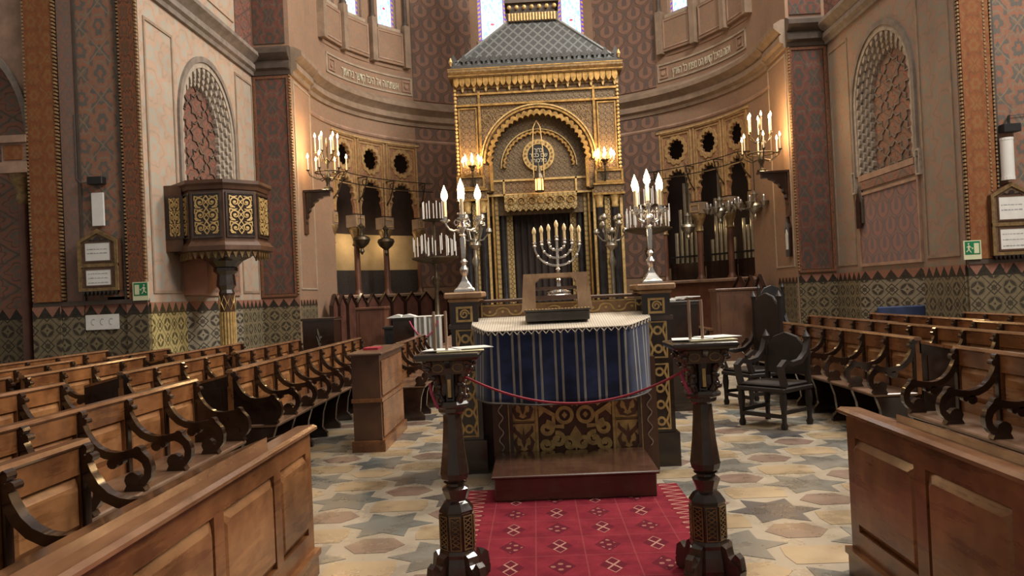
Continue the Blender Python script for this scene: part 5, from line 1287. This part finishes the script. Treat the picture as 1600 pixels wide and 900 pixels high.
for s, c in ((sL, 'pulpit-side'), (sR, 'organ-side')):
    for k, (dx, dy, rz, w_, mt) in enumerate(((.06, .02, .1, .13, 'paper_yellow'), (-.03, .05, -.15, .11, 'paper'), (.12, .09, .35, .10, 'paper'))):
        o = MB().box(-w_, w_, -.09, .09, 0, .004).build('paper_sheet', mt); o.location = s+Vector((dx, dy, .002+.005*k)); o.rotation_euler.z = rz
        tag(o, ('yellowed', 'white', 'skewed white')[k]+' paper sheet on the '+c+' reading stand', 'paper')
    for k, dx in enumerate((-.075, -.01) if c == 'pulpit-side' else (-.055, .012)):
        o = MB().lathe([(.0085, 0), (.0085, .20), (.007, .215)], 8).build('wooden_stick', 'wood_stick', smooth=40); o.location = s+Vector((dx, -.03, .013)); tag(o, 'slim upright wooden stick on the '+c+' reading stand, '+('nearer the red rope' if (k == 1) == (c == 'pulpit-side') else 'nearer the panelled desk'), 'stick', 'sticks on the '+c+' stand')
def sag(a, b, d, n=24): a, b = Vector(a), Vector(b); return [a.lerp(b, i/n)-Vector((0, 0, 4*d*(i/n)*(1-i/n))) for i in range(n+1)]
tag(MB().tube(sag((-.40, 4.17, 1.165), (.80, 4.17, 1.155), .165), .0065, 8).build('barrier_rope', 'rope_red', smooth=60), 'red barrier rope sagging between the two carved reading stands', 'rope')
tag(MB().tube([(-.60, 4.22, 1.13), (-.59, 4.2, 1.08), (-.57, 4.19, 1.03), (-.555, 4.19, .995)], .009, 8).build('rope_tail', 'rope_pink', smooth=60), 'pink rope tail hanging from the pulpit-side reading stand', 'rope')
tag(MB().tube([(.775, 4.22, 1.13), (.785, 4.2, 1.09), (.80, 4.19, 1.05), (.815, 4.19, 1.02)], .009, 8).build('rope_tail', 'rope_pink', smooth=60), 'pink rope tail hanging from the organ-side reading stand', 'rope')

# ------------------------------------------------------------------ notices, signs and fittings on the nave end walls
def lines(mb, x0, x1, zs, y, h=.010):
    random.seed(int(x0*100) % 97)
    for z in zs:
        x = x0
        while x < x1-.03: w_ = random.uniform(.02, .06); mb.box(x, min(x+w_, x1), y-.002, y, z, z+h*random.uniform(.7, 1.3)); x += w_+.014
def notice(px0, px1, py0, pyt, py1, Y, label):
    a = aty(px0, py1, Y); b = aty(px1, py1, Y); w_ = b.x-a.x; h = aty(px0, py0, Y).z-a.z; g = aty(px0, pyt, Y).z-a.z
    cx = (a.x+b.x)/2; t = thing('notice_cabinet', (cx, Y, a.z), label, 'notice cabinet')
    H = w_/2
    MB().prism([(-H, 0), (H, 0), (H, h), (0, g), (-H, h)], -.10, 0).build('case', 'wood_brown', t, local=True)
    m = MB(); o = [(-H, 0), (H, 0), (H, h), (0, g), (-H, h)]; i = [(-H+.05, .05), (H-.05, .05), (H-.05, h-.03), (0, g-.07), (-H+.05, h-.03)]
    m.ring(o, i, -.125, -.09, closed=True); m.box(-H, H, -.12, -.09, h*.5-.02, h*.5+.03); m.build('frame', 'gilt_dull', t, local=True)
    MB().prism([(-H+.03, .03), (H-.03, .03), (H-.03, h-.02), (0, g-.05), (-H+.03, h-.02)], -.103, -.098).build('backing', 'gilt_field', t, local=True)
    m = MB(); m.disc((0, h+.02), .05, -.115, -.10)
    for s in (-1, 1): m.stroke([(s*.06, h), (s*.12, h+.02), (s*.16, h-.02)], .02, -.115, -.10)
    m.build('gable_ornament', 'wood_dark', t, local=True)
    for k, (z0, z1) in enumerate(((.09, h*.5-.06), (h*.5+.08, h-.03))):
        fr = MB(); rectframe(fr, -H+.10, H-.10, z0-.02, z1+.02, .025, -.115, -.10); fr.build('pane_frame', 'wood_brown', t, local=True)
        p = MB().box(-H+.12, H-.12, -.108, -.103, z0, z1).build('notice_sheet', 'paper', t, local=True)
        m = MB(); q = [z0+(z1-z0)*f for f in ((.15, .45, .72) if k == 0 else (.4, .62))]; lines(m, -H+.16, H-.16, q, -.109, .012); m.build('notice_text', 'ink_grey', p, local=True)
    m = MB()
    for i in range(9): x = -H+.06+(w_-.12)*i/8; m.prism([(x-.03, 0), (x+.03, 0), (x, -.07)], -.09, -.02)
    m.build('fringe', 'wood_dark', t, local=True)
notice(130, 192, 378, 360, 456, YA-.08, 'gabled gilt-framed notice cabinet with two white sheets near the arcade column')
notice(1546, 1612, 306, 287, 400, YA-.05, 'gabled gilt-framed notice cabinet with two white sheets past the orange pilaster on the organ side')
def exit_sign(px0, px1, py0, py1, Y, label, flip):
    a = aty(px0, py1, Y); b = aty(px1, py0, Y); w_, h = b.x-a.x, b.z-a.z
    t = thing('exit_sign', ((a.x+b.x)/2, Y, a.z), label, 'sign'); f = -1 if flip else 1
    MB().box(-w_/2, w_/2, -.012, 0, 0, h).build('plate', 'sign_cream', t, local=True)
    MB().box(-w_*.43, w_*.43, -.015, -.01, h*.26, h*.95).build('green_field', 'sign_green', t, local=True)
    m = MB(lambda p: (f*p.x, p.y, p.z)); m.box(-w_*.36, -w_*.08, -.018, -.014, h*.32, h*.85); m.build('door_symbol', 'sign_cream', t, local=True)
    m = MB(lambda p: (f*p.x, p.y, p.z)); c = w_*.2
    m.disc((c+w_*.03, h*.82), w_*.05, -.018, -.014, n=8); m.stroke([(c, h*.74), (c+w_*.03, h*.56)], w_*.10, -.018, -.014)
    m.stroke([(c-w_*.12, h*.62), (c, h*.72), (c+w_*.14, h*.64)], w_*.04, -.018, -.014); m.stroke([(c+w_*.16, h*.40), (c+w_*.05, h*.50), (c+w_*.02, h*.58)], w_*.05, -.018, -.014); m.stroke([(c-w_*.12, h*.36), (c-w_*.03, h*.46), (c+w_*.02, h*.58)], w_*.05, -.018, -.014)
    m.prism([(-w_*.05, h*.58), (w_*.04, h*.64), (w_*.04, h*.52)], -.018, -.014); m.build('running_figure', 'sign_cream', t, local=True)
exit_sign(208.5, 232, 440, 470, YA-.075, 'green exit sign with running figure on the brown pilaster by the pulpit', False)
exit_sign(1506, 1532, 375, 406, YA-.085, 'green exit sign with running figure on the orange pilaster on the organ side', True)
def fit(px0, px1, py0, py1, Y, name, mat, label, cat, d=.08, rnd=False):
    a = aty(px0, py1, Y); b = aty(px1, py0, Y); c = (a+b)/2
    t = thing(name, (c.x, Y, a.z), label, cat); h = b.z-a.z; w_ = b.x-a.x
    if rnd: MB().lathe([(w_/2, 0), (w_/2, h)], 14).build('tube', mat, t, local=True, smooth=40); MB().lathe([(w_/2*1.04, -.03), (w_/2*1.04, .02)], 14).build('end_cap', 'white_plastic', t, local=True); MB().lathe([(w_/2*1.04, h-.01), (w_/2*1.04, h+.03)], 14).build('end_cap', 'white_plastic', t, local=True)
    else: MB().box(-w_/2, w_/2, -d, 0, 0, h).build('body', mat, t, local=True, bevel=.008)
    return t
sp = fit(143, 166, 277, 290, YA-.03, 'loudspeaker', 'black', 'small black box loudspeaker above the white strip near the arcade column', 'speaker', .14)
MB().tube([(-.1, -.02, .05), (-.3, -.02, .05), (-.36, -.02, .12), (-.36, -.02, 1.2)], .007, 5).build('cable', 'ink', sp, local=True)
fit(146, 163, 301, 354, YA-.04, 'white_strip_panel', 'white_plastic', 'slim white vertical panel above the notice cabinet near the arcade column', 'panel', .04)
sp = fit(1560, 1586, 195, 209, YA-.05, 'loudspeaker', 'black', 'small black box loudspeaker above the white tube on the organ side', 'speaker', .16)
MB().tube([(0, -.06, .14), (0, -.06, .26), (.05, 0, .28)], .02, 6).build('mount', 'black', sp, local=True); MB().tube([(.05, 0, .28), (.9, 0, .34)], .007, 5).build('cable', 'ink', sp, local=True)
fit(1566, 1582, 218, 279, YA-.13, 'white_tube', 'white_plastic', 'slim white vertical tube above the notice cabinet on the organ side', 'tube', .04, True)  # plain white tube of unknown use, gives no light
pa = fit(135, 186, 490, 516, YA-.04, 'paper_notice', 'paper', 'white paper with three curled marks taped on the tiled dado', 'paper', .006)
m = MB()
for i in (-1, 0, 1): m.stroke([(i*.15+.035*math.cos(.9+u*.5), .13+.05*math.sin(.9+u*.5)) for u in range(9)], .008, -.010, -.005)
m.build('marks', 'ink_grey', pa, local=True)

# ------------------------------------------------------------------ apse stalls and furniture round the ark
stl = struct(MB(lambda p: apse(Vector((p.x, p.y-.30, p.z)))).band(ang(-90), ang(-32), 0, .5, 20).build('trim_1', 'wood_dark'))
def stalls(d0, d1, n):
    for i in range(n):
        x0 = ang(d0+(d1-d0)*i/n); x1 = ang(d0+(d1-d0)*(i+1)/n); c = (x0+x1)/2
        x0, x1 = sorted((x0, x1))
        b = MB(lambda p: apse(Vector((p.x, p.y-.3, p.z)))).prism([(x0+.02, 0), (x1-.02, 0), (x1-.02, 1.52), (c, 1.80), (x0+.02, 1.52)], 0, .06).build('stall_back', 'stall_red', stl)
        MB(lambda p: apse(Vector((p.x, p.y-.3, p.z)))).stroke([(x0+.02, .4), (x0+.02, 1.52), (c, 1.80), (x1-.02, 1.52), (x1-.02, .4)], .05, -.05, .03).build('stall_rim', 'wood_dark', b)
stalls(-88, -33, 10); stalls(70, 88, 3)
def block(px0, px1, pyt, Y, d, name, mat, label, cat, feet=True):
    a = aty(px0, pyt, Y); b = aty(px1, pyt, Y); w_ = b.x-a.x; h = (a.z+b.z)/2
    t = thing(name, ((a.x+b.x)/2, Y, 0), label, cat)
    MB().box(-w_/2, w_/2, 0, d, .06, h-.04).build('body', mat, t, local=True); MB().box(-w_/2-.03, w_/2+.03, -.03, d+.03, h-.05, h).build('top', mat, t, local=True, bevel=.01); MB().box(-w_/2-.02, w_/2+.02, -.02, d+.02, 0, .10).build('plinth', mat, t, local=True)
    return t, w_, h
t, w_, h = block(472, 521, 497, 14.4, .5, 'chest', 'wood_dark', 'dark painted lectern box with pale flower emblem near the apse jamb', 'box')
m = MB()
for k in range(4): m.stroke([(-.03*math.cos(k), h-.85+.14*k), (.0, h-.72+.14*k), (.05*math.sin(k*2), h-.62+.14*k)], [.01, .03, .01], -.012, 0); m.disc((-.05+.03*k, h-.75+.13*k), .025, -.012, 0, n=7)
m.build('flower_emblem', 'silver_old', t, local=True)
t, w_, h = block(556, 600, 480, 15.6, .5, 'cupboard', 'wood_panel', 'tall reddish wooden cupboard against the apse stalls', 'cupboard')
MB().box(-w_/2+.06, w_/2-.06, -.012, 0, .2, h-.12).build('door', 'wood_panel', t, local=True, bevel=.008)
t, w_, h = block(600, 626, 510, 15.0, .4, 'black_cabinet', 'black', 'low black box beside the reddish cupboard', 'box'); MB().box(-w_/2+.05, w_/2-.05, -.012, 0, .3, h-.15).build('door', 'marble_black', t, local=True)  # low black cabinet with a single door
t, w_, h = block(1119, 1182, 450, 16.2, .6, 'cupboard', 'wood_brown', 'dark wooden cupboard below the organ gallery', 'cupboard'); MB().box(-w_/2+.06, w_/2-.06, -.012, 0, .2, h-.12).build('door', 'wood_brown', t, local=True, bevel=.008)
t, w_, h = block(1040, 1090, 470, 9.95, .45, 'side_table', 'wood_dark', 'narrow dark stand with papers on it beyond the reading desk', 'table')
for i in range(4):
    o = MB().box(-.10, .10, -.13, .13, 0, .012).build('paper_sheet', 'paper'); o.location = (t.location.x-.12+.08*i, 10.15, h+.001+.013*i); o.rotation_euler.z = .3*i-.4; tag(o, 'loose white paper on the narrow dark stand, '+('bottom', 'second from the bottom', 'second from the top', 'topmost')[i]+' of four', 'paper', 'papers on the dark stand')
for i, (px, py) in enumerate(((1200, 462), (1232, 460))):
    pass
# striped cloth lectern with open book
a = aty(640, 497, 13.3); t = thing('lectern', (a.x+.08, 13.3, 0), 'lectern covered with a white and green striped cloth beside the reading desk', 'lectern')
h = a.z
MB().box(-.38, .42, 0, .5, 0, h-.02).build('body', 'wood_dark', t, local=True)
MB().box(-.40, .44, -.02, .52, h-.02, h+.01).build('top', 'wood_dark', t, local=True)
m = MB(); m2 = MB()
for i in range(11):
    x = .0+.043*i; dx = .012*math.sin(i*1.3)
    (m if i % 2 == 0 else m2).box(x, x+.044, -.035-.01*(i % 2)+dx, -.02, h-.75+.1*math.sin(i*.9), h+.012)
m.box(.0, .46, -.04, .52, h+.01, h+.02)
m.build('cloth', 'candle_white', t, local=True); m2.build('cloth_stripe', 'tile_slate', t, local=True)
bk = thing('open_book', (a.x-.14, 13.45, h+.011), 'open white book lying on the striped cloth lectern', 'book')
for s in (-1, 1): MB(lambda p, s=s: (s*p.x, p.y, p.z)).prism([(0, 0), (.02, .045), (.10, .06), (.20, .03), (.27, .0)], -.15, .15).build('page_block', 'paper', bk, local=True, smooth=40)
tag(MB().tube(sag((a.x+.0, 13.25, h-.05), (a.x+.50, 13.25, h-.06), .28, 14), .014, 6).build('barrier_rope', 'rope_pink', smooth=60), 'pink barrier rope hanging in front of the striped cloth lectern', 'rope')

# pews beyond the reading desk on the organ side
pew(2.42, 10.75, 13.1, 4, -1, 'short pew beyond the reading desk, next to the narrow dark stand', PRG, desk=False)
# armchairs
def armchair(loc, rz, label, tall=1.05, mat='wood_black', name='armchair'):
    t = thing(name, loc, label, 'chair', None, rz)
    for sx in (-1, 1):
        for sy in (-1, 1):
            MB().lathe([(.03, 0), (.04, .04), (.025, .08), (.03, .2), (.042, .3), (.03, .42)], 8, (sx*.27, sy*.24)).build('leg', mat, t, local=True, smooth=40)
        MB().stroke([(.26, .95), (.20, .80), (.08, .72), (-.08, .70), (-.20, .73), (-.28, .68), (-.26, .58), (-.22, .46)], [.03, .05, .05, .05, .055, .06, .05, .06], sx*.28-.03, sx*.28+.03, 'yz').build('armrest', mat, t, local=True, smooth=35)
        MB().lathe([(.035, .4), (.03, .7), (.04, .8), (.028, tall-.05), (.045, tall), (.0, tall+.08)], 8, (sx*.26, .26)).build('back_post', mat, t, local=True, smooth=40)
    MB().box(-.31, .31, -.28, .28, .40, .45).build('seat', mat, t, local=True, bevel=.01)
    MB().box(-.27, .27, -.25, .24, .45, .49).build('cushion', 'seat_leather', t, local=True, bevel=.015)
    MB().prism([(-.25, .55), (.25, .55), (.25, tall-.12), (.15, tall), (0, tall+.05), (-.15, tall), (-.25, tall-.12)], .24, .28).build('backrest', mat, t, local=True, bevel=.01)
    MB().box(-.26, .26, -.26, -.22, .12, .16).box(-.28, -.24, -.24, .24, .16, .20).box(.24, .28, -.24, .24, .16, .20).build('stretcher', mat, t, local=True)
p = atz(1175, 662, 0); armchair((2.65, 8.75, 0), -.9, 'dark carved wooden armchair on the star floor beside the organ-side pew', .98)
armchair((2.82, 10.2, 0), -1.2, 'tall-backed dark throne chair behind the carved armchair', 1.42, name='throne_chair')
p = aty(1215, 465, 15.6); armchair((p.x, 15.6, 0), .2, 'black upholstered chair near the apse jamb below the tablet', 1.5, 'black', 'upholstered_chair')
# blue chair back behind the organ-side pews
p = aty(1408, 478, 13.7); bc = thing('blue_chair', (p.x, p.y, 0), 'chair with dark blue back below the painted niche', 'chair')
MB().box(-.42, .42, -.02, .03, p.z-.45, p.z).build('backrest', 'blue_cloth', bc, local=True, bevel=.02); MB().box(-.42, .42, -.02, .5, .42, .48).build('seat', 'blue_cloth', bc, local=True, bevel=.02)
for sx in (-1, 1):
    for sy in (0, .46): MB().box(sx*.38-.015, sx*.38+.015, sy-.015, sy+.015, 0, p.z-.3 if sy == 0 else .43).build('leg', 'iron', bc, local=True)
